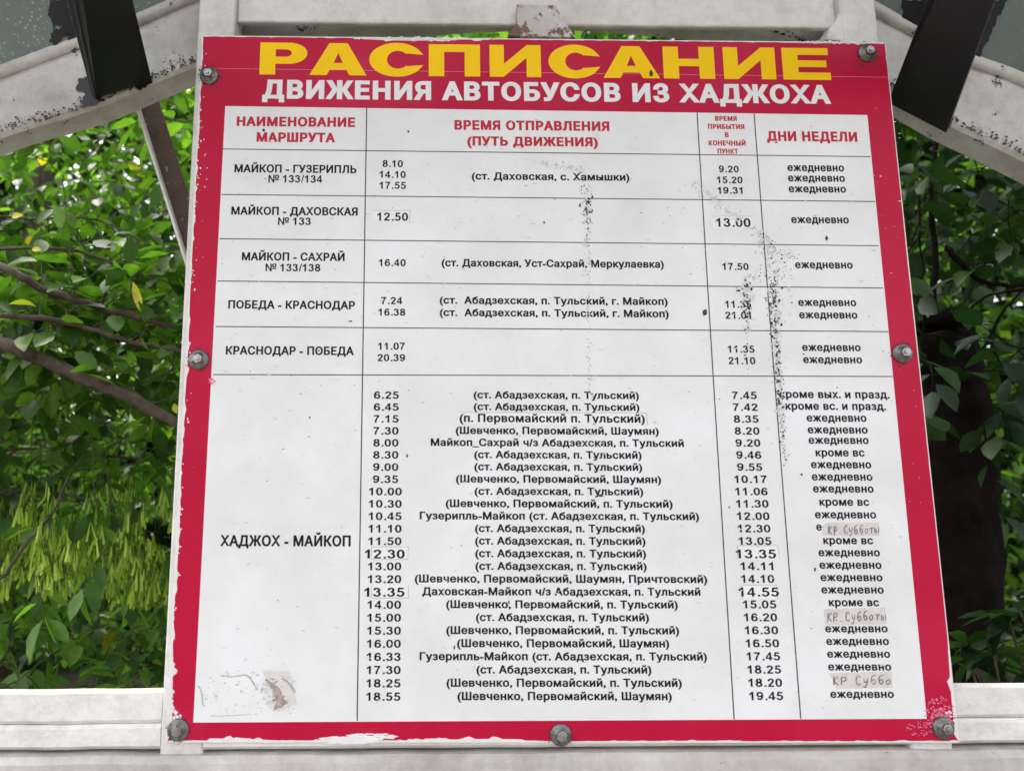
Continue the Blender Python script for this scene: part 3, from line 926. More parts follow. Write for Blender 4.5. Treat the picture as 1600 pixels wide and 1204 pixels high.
for i, (x, y) in enumerate([(327, 119), (1354, 84), (311, 562), (1409, 552), (279, 1139), (876, 1147), (1473, 1136)]):
    bolt(x, y, i * 0.7)

# ------------------------------------------------------------------ THE BUS SHELTER that carries the board
shelter = empty('bus_shelter', (W / 2, 0.03, 0))
tag(shelter, 'white painted steel bus shelter frame with arched beam and frosted roof sheets, peeling', 'bus shelter')
YF = 0.0045          # front of the frame, just behind the board
lx = at(311, 0, YF).x
rx = at(1368, 0, YF).x
def wobble(bm, amp, sc):
    for v in bm.verts:
        v.co += Vector([noise.noise(v.co * sc + Vector((i * 7.3, 0, 0))) for i in range(3)]) * amp
def post(x0, x1):
    b = bmesh.new()
    box(b, (x0, YF, 0), (x1, YF + 0.05, 2.85), 0.005, 3)
    return obj('post', b, M_paint, shelter)
post(min(lx, -0.004), min(lx, -0.004) + 0.050)
post(rx - 0.050, rx)
px0, px1 = min(lx, -0.004) + 0.050, rx - 0.050
# top beam between the posts: lower edge seen just above the board
zb = at(850, 39, YF + 0.012).z
b = bmesh.new()
box(b, (px0, YF + 0.012, zb), (px1, YF + 0.022, zb + 0.05), 0.004, 3)
obj('top_beam', b, M_paint, shelter)
b = bmesh.new()
box(b, (px0, YF + 0.010, zb + 0.14), (px1, YF + 0.050, zb + 0.18), 0.004, 3)
obj('top_beam', b, M_paint, shelter)
# welded bracket in the middle and corner gussets
b = bmesh.new()
prism(b, [at(808, 6, YF - 0.004), at(868, 8, YF - 0.004), at(880, 30, YF - 0.004), at(900, 58, YF - 0.004), at(793, 56, YF - 0.004), at(808, 32, YF - 0.004)], (0, 0.014, 0), 0.002)
obj('bracket', b, M_bracket, shelter)
b = bmesh.new()
prism(b, [at(1318, 2, YF + 0.002), at(1327, 2, YF + 0.002), at(1327, 64, YF + 0.002), at(1291, 62, YF + 0.002), at(1296, 44, YF + 0.002), at(1308, 30, YF + 0.002)], (0, 0.03, 0), 0.002)
obj('corner_gusset', b, M_paint, shelter)
b = bmesh.new()
prism(b, [at(360, 22, YF + 0.056), at(400, 24, YF + 0.056), at(440, 34, YF + 0.056), at(472, 50, YF + 0.056), at(455, 60, YF + 0.056), at(360, 62, YF + 0.056)], (0, 0.006, 0), 0.001)
obj('corner_gusset', b, M_arch, shelter)
# lower rails
YR = YF + 0.004
zt = at(130, 1077, YR).z
zl = at(130, 1171, YR).z
def rail(x0, x1, ya, yb_, z0, z1, m, name, amp=0.0012, seg=70, bev=0.004, slope=0.0):
    b = bmesh.new()
    prof = []
    for (yy, zz, sy, sz) in ((ya, z0, 1, 1), (ya, z1, 1, -1), (yb_, z1, -1, -1), (yb_, z0, -1, 1)):
        a = (yy + sy * bev, zz); c_ = (yy, zz + sz * bev)
        prof += [a, c_] if (yy == ya) == (sz == 1) else [c_, a]
    rows = []
    for i in range(seg + 1):
        x = x0 + (x1 - x0) * i / seg
        rows.append([b.verts.new((x, y, z + slope * (x - x0)) ) for y, z in prof])
    for A, B in zip(rows, rows[1:]):
        for k in range(len(prof)):
            b.faces.new((A[k], A[(k + 1) % len(prof)], B[(k + 1) % len(prof)], B[k]))
    b.faces.new(rows[0][::-1]); b.faces.new(rows[-1])
    bmesh.ops.recalc_face_normals(b, faces=list(b.faces))
    wobble(b, amp, 14)
    return obj(name, b, m, shelter)
zr_ = at(1560, 1068, YF + 0.004).z
sl = (zr_ - zt) / (at(1560, 1068, 0).x - at(130, 1077, 0).x)
xl_, xr_ = -1.25, 2.15
z_off = -sl * (at(130, 1077, 0).x - xl_)
zm = (zt + zl) / 2 - 0.006

pl0, pr1 = min(lx, -0.004), rx
for (xa, xb) in ((xl_, pl0 - 0.0005), (pl0 + 0.0505, rx - 0.0505), (pr1 + 0.0005, xr_)):
    o_ = z_off + sl * (xa - xl_); yf_ = YF + 0.0006 if xa > pl0 and xb < pr1 else YR
    n_ = 80 if xb - xa > 0.9 else 60
    rail(xa, xb, yf_, yf_ + 0.010, zm + 0.0012 + o_, zt + o_, M_rail, 'lower_rail', 0.0012 if yf_ > YF + .001 else 0.0004, slope=sl, seg=n_)
    rail(xa, xb, yf_ - 0.0015, yf_ + 0.030, zl + o_, zm + o_, M_rail, 'lower_rail', 0.0012 if yf_ > YF + .001 else 0.0004, slope=sl, seg=n_)
rail(xl_, xr_, YF - 0.014, YF + 0.06, zl - 0.075 + z_off, zl - 0.004 + z_off, M_ledge, 'ledge_beam', 0.002, 120, 0.007, slope=sl)
# arched beam behind the frame
YA = YF + 0.062
low = [(-420, 420), (-200, 292), (0, 213), (110, 180), (215, 140), (310, 100), (390, 76), (470, 54), (600, 34), (850, 18), (1100, 34), (1230, 62), (1330, 104), (1410, 150), (1490, 196), (1600, 248), (1780, 345), (1950, 450)]
upp = [(-420, 300), (-200, 190), (0, 117), (110, 76), (215, 36), (310, -4), (390, -26), (470, -46), (600, -66), (850, -82), (1100, -66), (1230, -40), (1330, 0), (1410, 44), (1500, 92), (1600, 131), (1780, 222), (1950, 325)]
lo3 = spline([at(x, y, YA) for x, y in low], 5)
up3 = spline([at(x, y, YA) for x, y in upp], 5)
b = bmesh.new()
rows = []
for p, q in zip(lo3, up3):
    d = Vector((0, 0.05, 0)); e_ = (q - p).normalized() * 0.005; f_ = Vector((0, 0.005, 0))
    rows.append([b.verts.new(v) for v in (p + f_, p + e_, q - e_, q + f_, q + d - f_, q + d - e_, p + d + e_, p + d - f_)])
for A, B in zip(rows, rows[1:]):
    for k in range(8):
        b.faces.new((A[k], A[(k + 1) % 8], B[(k + 1) % 8], B[k]))
b.faces.new(rows[0][::-1]); b.faces.new(rows[-1])
bmesh.ops.recalc_face_normals(b, faces=list(b.faces))
wobble(b, 0.002, 12)
obj('arch_beam', b, M_arch, shelter)
# roof sheets rise towards the street from the top of the arch
slope_v = Vector((0, -1.0, 0.95))
def sheet(i0, i1):
    v, f = [], []
    n = i1 - i0
    for j in range(i0, i1 + 1):
        q = up3[j] + Vector((0, 0.02, -0.024))
        for th in (0, 0.006):
            v.append(q + Vector((0, th, th)))
            v.append(q + slope_v + Vector((0, th, th)))
    for j in range(n):
        a = 4 * j; c = a + 4
        f += [(a, c, c + 1, a + 1), (a + 2, a + 3, c + 3, c + 2), (a, a + 2, c + 2, c), (a + 1, c + 1, c + 3, a + 3)]
    f += [(0, 1, 3, 2), (4 * n, 4 * n + 2, 4 * n + 3, 4 * n + 1)]
    me = pymesh('roof_sheet', v, f)
    return obj('roof_sheet', me, M_sheet, shelter)
nU = len(up3) - 1
b = bmesh.new()
tube(b, [q + Vector((0, -.004, .002)) for q in up3], [.009] * len(up3), 8)
obj('sheet_lip', b, M_arch, shelter)
dk = Flat()
vv, ff = [], []
for j, p in enumerate(lo3[:-1]):
    for _ in range(26):
        c = p + (lo3[j + 1] - p) * rnd.random() + (up3[j] - p).normalized() * (abs(rnd.gauss(0, .007)) + .003) + Vector((0, -.0016 - rnd.random() * .0002, 0))
        r = rnd.choice((.0006, .0008, .001, .0016))
        k0 = len(vv)
        vv += [c + Vector((r * rnd.uniform(.6, 1.6) * math.cos(6.283 * k / 6), 0, r * rnd.uniform(.6, 1.3) * math.sin(6.283 * k / 6))) for k in range(6)]
        ff.append(tuple(range(k0, k0 + 6)))
tag(obj('arch_grime', pymesh('arch_grime', vv, ff), M_mould, shelter), kind='stuff')
sheet(0, nU)
# black ribs of the roof, their lower ends fixed over the arch
def rib(bot, top, depth):
    b = bmesh.new()
    p = [at(bot[0][0], bot[0][1], YA - 0.004), at(bot[1][0], bot[1][1], YA - 0.004)]
    q = [at(top[0][0], top[0][1], YA - 0.18), at(top[1][0], top[1][1], YA - 0.18)]
    q = [p[i] + (q[i] - p[i]) * 1.0 for i in range(2)]
    ext = [(q[i] - p[i]) for i in range(2)]
    q2 = [q[i] + ext[i] * 1.6 for i in range(2)]
    q2 = [q[i] + ext[i] * 2.6 for i in range(2)]
    nn = (p[1] - p[0]).cross(ext[0]).normalized()
    if nn.y < 0: nn = -nn
    front = [p[0], p[1], q2[1], q2[0]]
    prism(b, front, nn * depth, 0.002)
    return b
b = rib([(150, 154), (238, 128)], [(117, 0), (207, 0)], 0.012)
obj('roof_rib', b, M_tar, shelter)
b = rib([(1393, 150), (1484, 197)], [(1451, 0), (1556, 0)], 0.012)
obj('roof_rib', b, M_tar, shelter)
b = rib([(143, 150), (150, 155)], [(103, -2), (116.5, 0)], 0.02)
obj('rib_flange', b, M_tarside, shelter)
# bitumen smeared on arch and sheets beside the ribs
def smear(pts, Y, th=0.0016):
    out = []
    n = len(pts)
    for i in range(n):
        a, c = pts[i], pts[(i + 1) % n]
        for k in range(6):
            s = k / 6
            out.append((a[0] + (c[0] - a[0]) * s + rnd.uniform(-2.6, 2.6), a[1] + (c[1] - a[1]) * s + rnd.uniform(-2.6, 2.6)))
    V, T_ = fill([[(x, -y) for x, y in clean(out)]])
    vs = [at(x, -y, Y) for x, y in V]
    return vs, T_
sm = [([(124, 124), (138, 118), (150, 150), (166, 158), (132, 169), (126, 160), (132, 146), (120, 140)], YA - 0.0022),
      ([(228, 120), (238, 122), (236, 130), (222, 138), (206, 142)], YA - 0.0024),
      ([(1480, 140), (1486, 150), (1482, 175), (1490, 184), (1484, 202), (1440, 186), (1470, 160)], YA - 0.0022)]
v, f = [], []
for pts_, Y in sm:
    a, t3 = smear(pts_, Y); o_ = len(v)
    v += a; f += [tuple(o_ + i for i in q) for q in t3]
# smears on the sloping sheet: same rays, met with the sheet plane
def on_sheet(px, py):
    d = ray(px, py)
    best = None
    # underside plane: through the nearest top point of the arch, directions x-ish and slope_v
    for j in range(nU):
        q0, q1 = up3[j] + Vector((0, 0.02, -0.024)), up3[j + 1] + Vector((0, 0.02, -0.024))
        e1 = q1 - q0
        nrm = e1.cross(slope_v)
        den = nrm.dot(d)
        if abs(den) < 1e-9: continue
        t = nrm.dot(q0 - cam_pos) / den
        p = cam_pos + d * t
        s = ((p - q0).x) / e1.x if abs(e1.x) > 1e-9 else -1
        if -0.001 <= s <= 1.001 and (p - q0).dot(slope_v) > 0.02:
            return p - nrm.normalized() * (0.0022 if nrm.normalized().dot(d) > 0 else -0.0022)
    return None
for pts_ in ([(78, 0), (106, 0), (112, 30), (124, 60), (110, 66), (96, 40), (84, 42), (74, 22)], [(82, 46), (104, 42), (110, 55), (96, 62), (88, 72), (78, 66)],
             [(1408, 0), (1450, 0), (1430, 50), (1420, 52), (1398, 46), (1410, 22)], [(1556, 0), (1572, 0), (1560, 24), (1548, 48), (1530, 92), (1512, 94), (1530, 60)],
             [(1520, 70), (1534, 70), (1526, 92), (1510, 92)]):
    out = []
    n = len(pts_)
    for i in range(n):
        a, c = pts_[i], pts_[(i + 1) % n]
        for k in range(6):
            s = k / 6
            out.append((a[0] + (c[0] - a[0]) * s + rnd.uniform(-2.4, 2.4), a[1] + (c[1] - a[1]) * s + rnd.uniform(-2.4, 2.4)))
    V, t3 = fill([[(x, -y) for x, y in clean(out)]])
    P_ = [on_sheet(x, -y) for x, y in V]
    if any(p is None for p in P_): continue
    o_ = len(v)
    v += P_; f += [tuple(o_ + i for i in q) for q in t3]
obj('bitumen_smear', pymesh('bitumen_smear', v, f), M_tar, shelter)
# rusty brace running down behind the board
b = bmesh.new()
bt, bb = at(218, 120, YA + 0.07), at(330, 470, YA + 0.07)
ax = (bb - bt).normalized(); sd_ = ax.cross(Vector((0, 1, 0))).normalized()
hw_ = 0.0165
prism(b, [bt - sd_ * hw_, bt + sd_ * hw_, bb + ax * 0.4 + sd_ * hw_, bb + ax * 0.4 - sd_ * hw_], (0, 0.004, 0), 0.001)
wob = bmesh.new()
prism(wob, [bt - sd_ * hw_ + Vector((0, -.022, 0)), bt - sd_ * (hw_ - .004) + Vector((0, -.022, 0)), bb + ax * 0.4 - sd_ * (hw_ - .004) + Vector((0, -.022, 0)), bb + ax * .4 - sd_ * hw_ + Vector((0, -.022, 0))], (0, 0.0215, 0), 0.001)
obj('diagonal_brace', b, M_rust, shelter)
obj('brace_flange', wob, M_paint, shelter)

# ------------------------------------------------------------------ ground
M_soil = simple('leaf_litter', (0.055, 0.045, 0.030), 0.95, 0, 0.5, 9, 0.5)
M_slab = simple('concrete_slab', (0.26, 0.25, 0.235), 0.9, 0, 0.2, 12, 0.3)
b = bmesh.new()
bmesh.ops.create_grid(b, x_segments=60, y_segments=60, size=120)
for q in b.verts:
    q.co.z = 0.0 if q.co.y < 2 else noise.noise(q.co * .1) * .5
tag(obj('ground', b, M_soil), kind='structure')
b = bmesh.new()
box(b, (-1.6, -2.2, 0.004), (2.6, 0.25, 0.12), 0.01, 2)
tag(obj('pavement', b, M_slab), kind='structure')

# ------------------------------------------------------------------ trees
def leaf_mat(name, cols, rough, trans, tcol, spec=0.4):
    m, t, b = mat(name)
    g = t.nodes.new('ShaderNodeNewGeometry')
    r = ramp(t, g.outputs['Random Per Island'], cols)
    f = noisef(t, 60, 3)
    dk = ramp(t, f, [(0.3, (0.75, 0.75, 0.75)), (0.7, (1.1, 1.1, 1.1))])
    mm = t.nodes.new('ShaderNodeMix'); mm.data_type = 'RGBA'; mm.blend_type = 'MULTIPLY'; mm.inputs[0].default_value = 1
    t.links.new(r.outputs[0], mm.inputs[6]); t.links.new(dk.outputs[0], mm.inputs[7])
    t.links.new(mm.outputs[2], b.inputs['Base Color'])
    b.inputs['Roughness'].default_value = rough
    b.inputs['Specular IOR Level'].default_value = spec
    tr = t.nodes.new('ShaderNodeBsdfTranslucent')
    hs_ = nd(t, 'ShaderNodeMix'); hs_.data_type = 'RGBA'; hs_.blend_type = 'MULTIPLY'; hs_.inputs[0].default_value = 1
    t.links.new(mm.outputs[2], hs_.inputs[6]); hs_.inputs[7].default_value = (*tcol, 1)
    t.links.new(hs_.outputs[2], tr.inputs['Color'])
    mx = t.nodes.new('ShaderNodeMixShader'); mx.inputs[0].default_value = trans
    t.links.new(b.outputs[0], mx.inputs[1]); t.links.new(tr.outputs[0], mx.inputs[2])
    t.links.new(mx.outputs[0], t.nodes['Material Output'].inputs['Surface'])
    return m
M_leafA = leaf_mat('broad_leaf', [(0.0, (0.022, 0.060, 0.010)), (0.3, (0.042, 0.105, 0.014)), (0.7, (0.080, 0.170, 0.020)), (0.995, (0.12, 0.23, 0.026)), (0.9985, (0.40, 0.30, 0.02))], 0.38, 0.45, (1.9, 2.1, 0.9), 0.30)
M_leafB = leaf_mat('ash_leaf', [(0.0, (0.034, 0.085, 0.020)), (0.4, (0.085, 0.19, 0.030)), (1.0, (0.16, 0.30, 0.040))], 0.36, 0.48, (1.9, 2.1, 0.9))
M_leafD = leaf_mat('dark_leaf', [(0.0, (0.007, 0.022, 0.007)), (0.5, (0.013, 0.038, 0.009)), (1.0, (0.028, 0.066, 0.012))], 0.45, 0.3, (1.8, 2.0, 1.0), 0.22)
M_key = leaf_mat('ash_key', [(0.0, (0.10, 0.19, 0.022)), (0.5, (0.36, 0.50, 0.055)), (1.0, (0.66, 0.78, 0.16))], 0.5, 0.5, (1.5, 1.6, 1.0))
M_yleaf = simple('yellow_leaf', (0.62, 0.58, 0.03), 0.5, 0, 0.2, 60)
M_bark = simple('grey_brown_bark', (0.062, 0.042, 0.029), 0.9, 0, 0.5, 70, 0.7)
M_barkD = simple('shaded_bark', (0.007, 0.005, 0.004), 0.95, 0, 0.5, 26, 0.9)  # colour lowered to near black in place of shade from the front

class Leaves:
    def __init__(s): s.v, s.f = [], []
    def leaf(s, p, d, up, ln, wd, curl=0.15, fold=0.25, detail=True, prof=(.36, .5, .33, 0)):
        d = d.normalized()
        side = d.cross(up)
        if side.length < 1e-3: side = d.cross(Vector((1, 0.2, 0)))
        side.normalize()
        nrm = side.cross(d).normalized()
        o = len(s.v)
        if detail:
            def pt(a, b_):
                return p + d * (a * ln) + side * (b_ * wd) + nrm * (abs(b_) * wd * fold - curl * ln * a * a)
            a_, b2, c_, e_ = prof
            s.v += [pt(0, 0), pt(.22, -a_), pt(.22, 0), pt(.22, a_), pt(.5, -b2), pt(.5, 0), pt(.5, b2), pt(.78 + e_ * .2, -c_), pt(.78, 0), pt(.78 + e_ * .2, c_), pt(1, 0)]
            s.f += [(o, o + 2, o + 1), (o, o + 3, o + 2)]
            for k in (1, 4):
                s.f += [(o + k, o + k + 1, o + k + 4, o + k + 3), (o + k + 1, o + k + 2, o + k + 5, o + k + 4)]
            s.f += [(o + 7, o + 8, o + 10), (o + 8, o + 9, o + 10)]
        else:
            s.v += [p, p + d * ln * .5 - side * wd * .5 + nrm * wd * .12, p + d * ln - nrm * curl * ln, p + d * ln * .5 + side * wd * .5 + nrm * wd * .12]
            s.f += [(o, o + 2, o + 1), (o, o + 3, o + 2)]
    def obj(s, name, m, parent):
        return obj(name, pymesh(name, [tuple(q) for q in s.v], s.f), m, parent, True)
def rv(s=1.0):
    return Vector((rnd.gauss(0, s), rnd.gauss(0, s), rnd.gauss(0, s)))
def twig(L, tw, p, d, n, step, ln, wd, droop=0.5, rad=0.0022, pinnate=False, detail=True):
    """a drooping leafy twig; leaves alternate left and right"""
    d = d.normalized(); pts = [p.copy()]
    for i in range(n):
        d = (d + Vector((0, 0, -droop * 0.12)) + rv(0.09)).normalized()
        p = p + d * step
        pts.append(p.copy())
        side = d.cross(Vector((0, 0, 1)))
        if side.length < 1e-2: side = Vector((1, 0, 0))
        side.normalize()
        for sg in ((1, -1) if pinnate else ((1,) if i % 2 else (-1,))):
            ld_ = (d * rnd.uniform(.3, .9) + side * sg * rnd.uniform(.6, 1.1) + Vector((0, 0, -droop * rnd.uniform(.1, 1.1))) + rv(.22))
            k = rnd.uniform(.65, 1.2)
            L.leaf(p + ld_.normalized() * ln * 0.12, ld_, Vector((0, 0, 1)) + rv(.45), ln * k, wd * k, rnd.uniform(-.02, .28), rnd.uniform(.05, .5), detail)
    L.leaf(p, d, Vector((0, 0, 1)) + rv(.3), ln, wd, .1, .2, detail)
    if tw is not None:
        tube(tw, pts, [rad * (1 - .6 * i / n) for i in range(n + 1)], 4, cap=False)

def crown(L, tw, lo, hi, count, ln, wd, n=(4, 8), step=0.03, keep=None, droop=0.6, pinnate=False, detail=True, clump=None, rad=0.002):
    k = 0; tries = 0
    while k < count and tries < count * 30:
        tries += 1
        p = Vector([rnd.uniform(lo[i], hi[i]) for i in range(3)])
        if clump is not None and noise.noise(p * clump[0] + Vector((clump[2], 0, 0))) < clump[1]: continue
        if keep is not None and not keep(p): continue
        d = Vector((rnd.gauss(0, 1), rnd.gauss(-.3, .8), rnd.gauss(0, .5)))
        twig(L, tw, p, d, rnd.randint(*n), step, ln, wd, droop, rad, pinnate, detail)
        k += 1

def branch(bm, pix, Y, r0, r1_, n=6, wob=0.006):
    if not isinstance(Y, (list, tuple)): Y = [Y] * len(pix)
    pts = spline([at(x, y, yy) for (x, y), yy in zip(pix, Y)], n)
    pts = [q + rv(wob * .2) for q in pts]
    m_ = len(pts)
    tube(bm, pts, [.70 * r0 + .70 * (r1_ - r0) * i / (m_ - 1) for i in range(m_)], 10, 0.25)
    return pts

# --- near left: broad-leaved tree whose boughs cross behind the shelter
tA = empty('broadleaf_tree', (-1.9, 0.9, 0))
tag(tA, 'broad leaved tree with bare grey boughs reaching in left of the board', 'tree')
bm = bmesh.new()
tube(bm, spline([(-1.9, .9, -.05), (-1.86, .92, .9), (-1.75, .95, 1.8), (-1.8, 1.0, 3.0), (-1.7, 1.1, 4.2)], 6), [0.11 - .0028 * i for i in range(25)], 12, .2)
obj('trunk', bm, M_bark, tA)
def bough(pix, Y, a, c):
    bm = bmesh.new()
    q = branch(bm, pix, Y, a, c)
    obj('bough', bm, M_bark, tA)
    return q
q1 = bough([(-420, 250), (-200, 330), (0, 415), (66, 450), (150, 478), (286, 516), (420, 560)], [.9, .75, .47, .46, .45, .44, .44], .0125, .008)
q2 = bough([(-500, 440), (-200, 470), (0, 491), (106, 505), (200, 533), (286, 549), (430, 580)], [.9, .7, .43, .43, .42, .42, .42], .0085, .0055)
q3 = bough([(-600, 330), (-200, 450), (0, 535), (66, 562), (150, 600), (225, 632), (340, 700)], [.9, .7, .42, .42, .41, .40, .40], .021, .013)
q4 = bough([(-500, 330), (-100, 385), (60, 386), (143, 398), (190, 420), (215, 440)], [.9, .75, .55, .54, .53, .52], .006, .003)
q5 = bough([(-300, 320), (0, 338), (60, 342), (140, 342), (190, 360), (235, 385)], [1.0, .9, .8, .78, .76, .74], .005, .0025)
q6 = bough([(-200, 1160), (-60, 980), (0, 906), (40, 850), (84, 798), (110, 740)], [.6, .5, .45, .45, .45, .5], .005, .003)
L = Leaves(); tw = bmesh.new()
for q in (q1, q2, q3, q4, q5):
    for p in q[4:]:
        for _ in range(1):
            if rnd.random() < .6:
                d = Vector((rnd.gauss(.3, .8), rnd.gauss(.5, .4), rnd.gauss(.3, .7)))
                twig(L, tw, p, d, rnd.randint(3, 6), .026, .056, .030, .7, .0016)
def keepA(p):
    return not (p.y < 1.15 and p.z < 1.70)
crown(L, tw, (-1.6, .68, 1.15), (0.45, 1.5, 2.9), 800, .056, .030, (4, 8), .028, keepA, .7, clump=(2.2, -.12, 3))
crown(L, tw, (-1.6, .58, 1.66), (-0.02, .95, 2.15), 150, .066, .036, (4, 7), .028, None, .8)
crown(L, tw, (-1.7, .4, 2.3), (0.9, 1.8, 3.4), 350, .058, .031, (4, 8), .028, None, .7, clump=(2.2, -.1, 5))
L.obj('crown', M_leafA, tA)
obj('twigs', tw, M_bark, tA)
# a few yellowing leaves
yl = Leaves()
for (x, y), (dx, dz), ln, wd in [((208, 440), (.35, -1), .068, .016), ((100, 540), (1, -.1), .024, .016), ((18, 340), (1, .3), .022, .014), ((272, 630), (.3, -1), .02, .012), ((50, 389), (.9, -.1), .018, .012)]:
    yl.leaf(at(x, y, .46), Vector((dx, -.1, dz)), Vector((0, -1, .3)), ln, wd, .12, .35)
yl.obj('yellow_leaves', M_yleaf, tA)

# --- ash with hanging bunches of keys
tB = empty('ash_tree', (-1.3, 2.1, 0))
tag(tB, 'ash tree hung with bunches of pale green seed keys at lower left', 'tree')
bm = bmesh.new()
tube(bm, spline([(-1.3, 2.1, -.05), (-1.25, 2.05, 1.0), (-1.28, 2.1, 2.2), (-1.2, 2.2, 4.2)], 6), [.09 - .003 * i for i in range(19)], 12, .2)
obj('trunk', bm, M_bark, tB)
def seed_bunch(c, n, length):
    """a panicle of ash keys: a stalk with side stalks, each ending in a few winged seeds"""
    K = Leaves()
    st = bmesh.new()
    end = c + Vector((rnd.gauss(0, .012), rnd.gauss(0, .012), -length))
    tube(st, [c + Vector((0, 0, .06)), (c + end) / 2 + Vector((.004, 0, 0)), end], [.0013, .001, .0006], 4)
    for i in range(n // 3):
        q = rnd.random() ** .8
        o = c + (end - c) * q
        tip = o + Vector((rnd.gauss(0, .012), rnd.gauss(0, .012), -rnd.uniform(.006, .02)))
        tube(st, [o, tip], [.0005, .0004], 3, cap=False)
        for _ in range(3):
            d = Vector((rnd.gauss(0, .16), rnd.gauss(0, .2), -1))
            K.leaf(tip + Vector((rnd.gauss(0, .002), rnd.gauss(0, .002), 0)), d, Vector((rnd.gauss(0, 1), -1, 0)), rnd.uniform(.026, .041), rnd.uniform(.0042, .0062), rnd.uniform(-.15, .15), rnd.uniform(-.2, .3), True, (.2, .40, .5, .6))
    o = K.obj('seed_bunch', M_key, tB)
    s = obj('stalk', st, M_leafA, None)
    s.data.transform(Matrix.Translation(-tB.location)); s.parent = o
for k in range(78):
    x, y = rnd.uniform(-60, 320), rnd.uniform(715, 850)
    if noise.noise(Vector((x * .013, y * .02, 4.2))) < -.28: continue
    seed_bunch(at(x, y, rnd.uniform(.42, 1.1)), rnd.randint(24, 52), rnd.uniform(.06, .125))
bm = bmesh.new()
for pix, Y in (([(-500, 620), (-150, 700), (60, 700), (200, 715), (340, 730)], [1.6, 1.1, .85, .8, .8]), ([(-400, 700), (-100, 760), (80, 770), (180, 790)], [1.5, 1.0, .8, .75])):
    branch(bm, pix, Y, .008, .003)
obj('bough', bm, M_bark, tB)
L = Leaves(); tw = bmesh.new()
crown(L, tw, (-1.7, .5, .75), (.35, 1.1, 1.30), 240, .058, .027, (3, 5), .036, None, .9, True)
crown(L, tw, (-1.5, .85, 1.2), (.35, 1.3, 1.75), 110, .058, .027, (3, 5), .036, None, .9, True)
crown(L, tw, (-1.8, 1.2, .6), (.5, 2.4, 2.0), 420, .060, .025, (3, 5), .036, None, .9, True, clump=(2, -.15, 9))
crown(L, tw, (-2.0, 1.4, 2.0), (.5, 2.8, 4.0), 320, .060, .026, (3, 5), .036, None, .9, True, clump=(2, -.1, 4))
crown(L, tw, (-1.3, .36, 1.02), (-.02, .62, 1.30), 60, .062, .030, (3, 5), .034, None, .9, True)
for _ in range(11):
    p_ = at(rnd.uniform(-40, 300), rnd.uniform(700, 900), rnd.uniform(.42, .6))
    twig(L, tw, p_, Vector((rnd.gauss(0, 1), rnd.gauss(0, .5), -.3)), 3, .03, .058, .026, .9, .0014, True)
L.obj('crown', M_leafB, tB)
obj('twigs', tw, M_bark, tB)

# --- right: dark trunk with heavy shade
tC = empty('dark_trunk_tree', (1.45, 1.0, 0))
tag(tC, 'tree with broad nearly black trunk and dark leaves right of the board', 'tree')
bm = bmesh.new()
yt = .75
c0, c1, c2, c3 = at(1500, 1500, yt), at(1495, 1075, yt), at(1488, 760, yt), at(1470, 545, yt)
pts = spline([Vector((c0.x, c0.y, -.05)), c0, c1, c2, c3, c3 + Vector((-.004, 0, .03))], 6)
rr = [.10] * 12 + [.085] * 7 + [.082, .08, .078, .076, .074, .074, .073, .071, .068, .06, .046, .02]
tube(bm, pts, rr[:len(pts)] + [.02] * max(0, len(pts) - len(rr)), 40, .12)
bmesh.ops.subdivide_edges(bm, edges=[e_ for e_ in bm.edges if abs(e_.verts[0].co.z - e_.verts[1].co.z) > .012], cuts=2)
for q in bm.verts:
    a_ = math.atan2(q.co.y - c2.y, q.co.x - c2.x)
    k_ = noise.noise(Vector((a_ * 5.5, q.co.z * 5, 1.0))) * .010 + noise.noise(Vector((a_ * 13, q.co.z * 14, 5.0))) * .005
    q.co += Vector((math.cos(a_), math.sin(a_), 0)) * k_
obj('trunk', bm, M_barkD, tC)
for pix, Y, a, c in (([(1462, 560), (1458, 470), (1462, 400), (1455, 300), (1470, 150), (1500, -100)], yt, .012, .006), ([(1440, 560), (1445, 480), (1440, 420), (1436, 300)], yt - .02, .006, .003),
                     ([(1478, 385), (1500, 410), (1530, 436), (1560, 444), (1610, 444), (1800, 430)], .62, .009, .006), ([(1490, 520), (1530, 470), (1600, 452), (1750, 440)], .7, .005, .003),
                     ([(1500, 620), (1560, 500), (1600, 450), (1700, 330)], .8, .005, .003), ([(1470, 680), (1440, 640), (1420, 560)], .7, .004, .002)):
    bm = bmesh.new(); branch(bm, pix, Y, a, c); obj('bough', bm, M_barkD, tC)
L = Leaves(); tw = bmesh.new()
crown(L, tw, (1.0, .45, 1.75), (2.1, 1.0, 2.35), 110, .070, .042, (3, 6), .034, None, .9)
crown(L, tw, (1.0, 1.0, 1.5), (2.6, 2.0, 2.6), 90, .066, .038, (3, 6), .032, None, .8, clump=(2.2, -.1, 2))
crown(L, tw, (1.0, .4, 2.35), (2.6, 2.2, 3.6), 650, .07, .042, (4, 7), .032, None, .7)
crown(L, tw, (1.3, .5, .6), (2.3, 1.0, 1.45), 70, .066, .030, (3, 6), .034, None, .8)
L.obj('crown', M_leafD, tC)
obj('twigs', tw, M_barkD, tC)

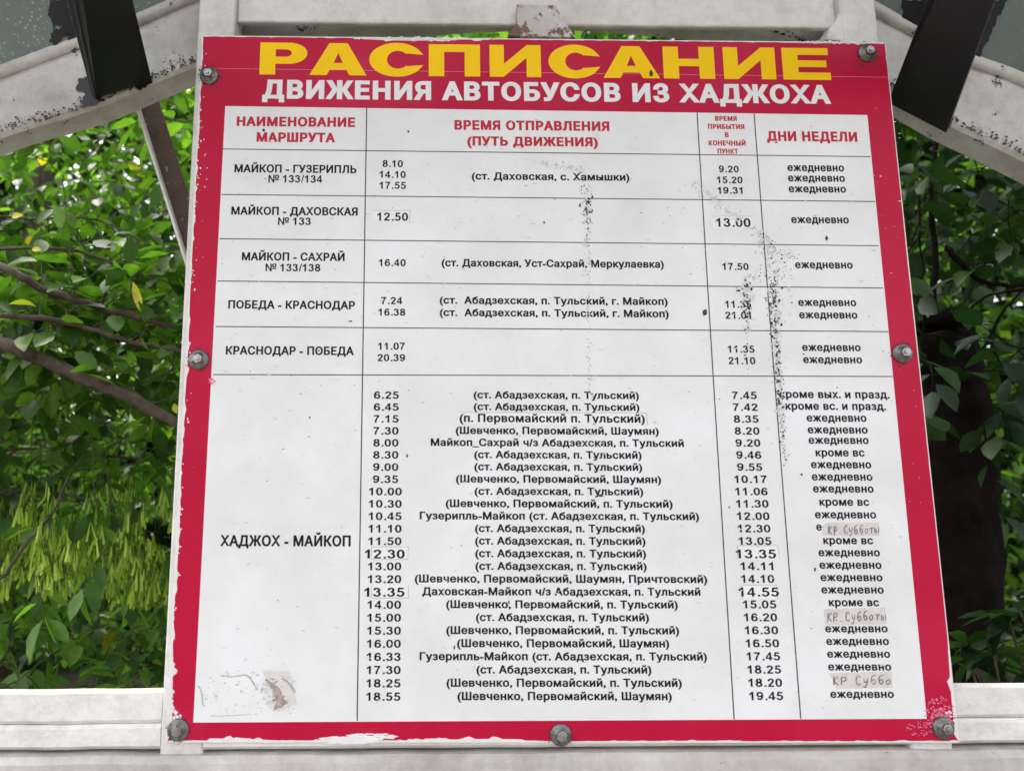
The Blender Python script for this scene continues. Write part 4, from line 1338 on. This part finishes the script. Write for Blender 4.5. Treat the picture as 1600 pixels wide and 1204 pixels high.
# --- low shrub in the lower right
tD = empty('leafy_shrub', (1.75, .62, 0))
tag(tD, 'dark green shrub with long pointed leaves above the right end of the lower rail', 'shrub')
L = Leaves(); st = bmesh.new()
for _ in range(15):
    top = at(rnd.uniform(1500, 1760), rnd.uniform(930, 1060), rnd.uniform(.34, .6))
    base = Vector((1.75 + rnd.gauss(0, .12), .62 + rnd.gauss(0, .1), 0))
    q = spline([base, (base + top) / 2 + rv(.03), top], 5)
    tube(st, q, [.005 - .0003 * i for i in range(len(q))], 5)
    for p in q[5:]:
        for _ in range(2):
            d = Vector((rnd.gauss(0, 1), rnd.gauss(0, 1), rnd.gauss(.2, .35)))
            L.leaf(p, d, Vector((0, 0, 1)) + rv(.3), rnd.uniform(.07, .11), rnd.uniform(.018, .028), .25, .3)
    for _ in range(5):
        d = Vector((rnd.gauss(0, 1), rnd.gauss(0, 1), rnd.gauss(.1, .35)))
        L.leaf(top, d, Vector((0, 0, 1)) + rv(.3), rnd.uniform(.06, .10), rnd.uniform(.018, .026), .3, .3)
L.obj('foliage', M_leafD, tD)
obj('stems', st, M_bark, tD)

# --- trees further back, each with trunk and crown
def back_tree(x, y, h, spread, m, label, n, seed, ln=.10, zlow=.5):
    t = empty('background_tree', (x, y, 0))
    tag(t, label, 'tree', 'trees behind the shelter')
    bm = bmesh.new()
    tube(bm, spline([(x, y, -.3), (x + .05, y, h * .35), (x - .06, y + .1, h * .7), (x, y, h)], 5), [.13 - .007 * i for i in range(16)], 10, .2)
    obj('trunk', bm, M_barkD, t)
    L = Leaves()
    def keep(p):
        s = Vector(((p.x - x) / spread, (p.y - y) / (spread * .7), (p.z - h * .5) / (h * .55)))
        return s.length < 1 + .25 * noise.noise(p * 1.5)
    crown(L, None, (x - spread, y - spread * .7, zlow), (x + spread, y + spread * .7, h * 1.05), n, ln, ln * .55, (4, 8), ln * .5, keep, .6, False, False, clump=(1.6, -.1, seed))
    L.obj('crown', m, t)
back_tree(-2.6, 4.2, 6.5, 1.9, M_leafA, 'bright green tree farthest left behind the boughs', 1100, 1)
back_tree(-.6, 5.0, 7.0, 2.0, M_leafB, 'mid green tree deep behind the ash keys', 1100, 2)
back_tree(1.5, 5.6, 7.0, 1.9, M_leafA, 'tree mostly hidden straight behind the board', 900, 3)
back_tree(3.0, 3.4, 6.5, 2.0, M_leafA, 'sunlit green tree glimpsed beyond the dark trunk', 1100, 4)
back_tree(5.6, 5.0, 7.0, 2.2, M_leafD, 'dark green tree farthest right in the shade', 900, 5)
back_tree(5.2, 2.4, 5.5, 1.5, M_leafB, 'mid green tree standing well right of the shelter', 800, 6)
back_tree(8.2, 4.6, 7.0, 2.2, M_leafA, 'bright green tree far out to the right', 900, 7)
back_tree(-5.6, 3.2, 6.0, 1.9, M_leafB, 'mid green tree far out to the left', 900, 8)
# the wood beyond, one leafy mass
L = Leaves()
crown(L, None, (-15, 7.5, 0), (19, 10.5, 10), 17000, .30, .20, (4, 7), .14, None, .6, False, False, clump=(.7, -.45, 8))
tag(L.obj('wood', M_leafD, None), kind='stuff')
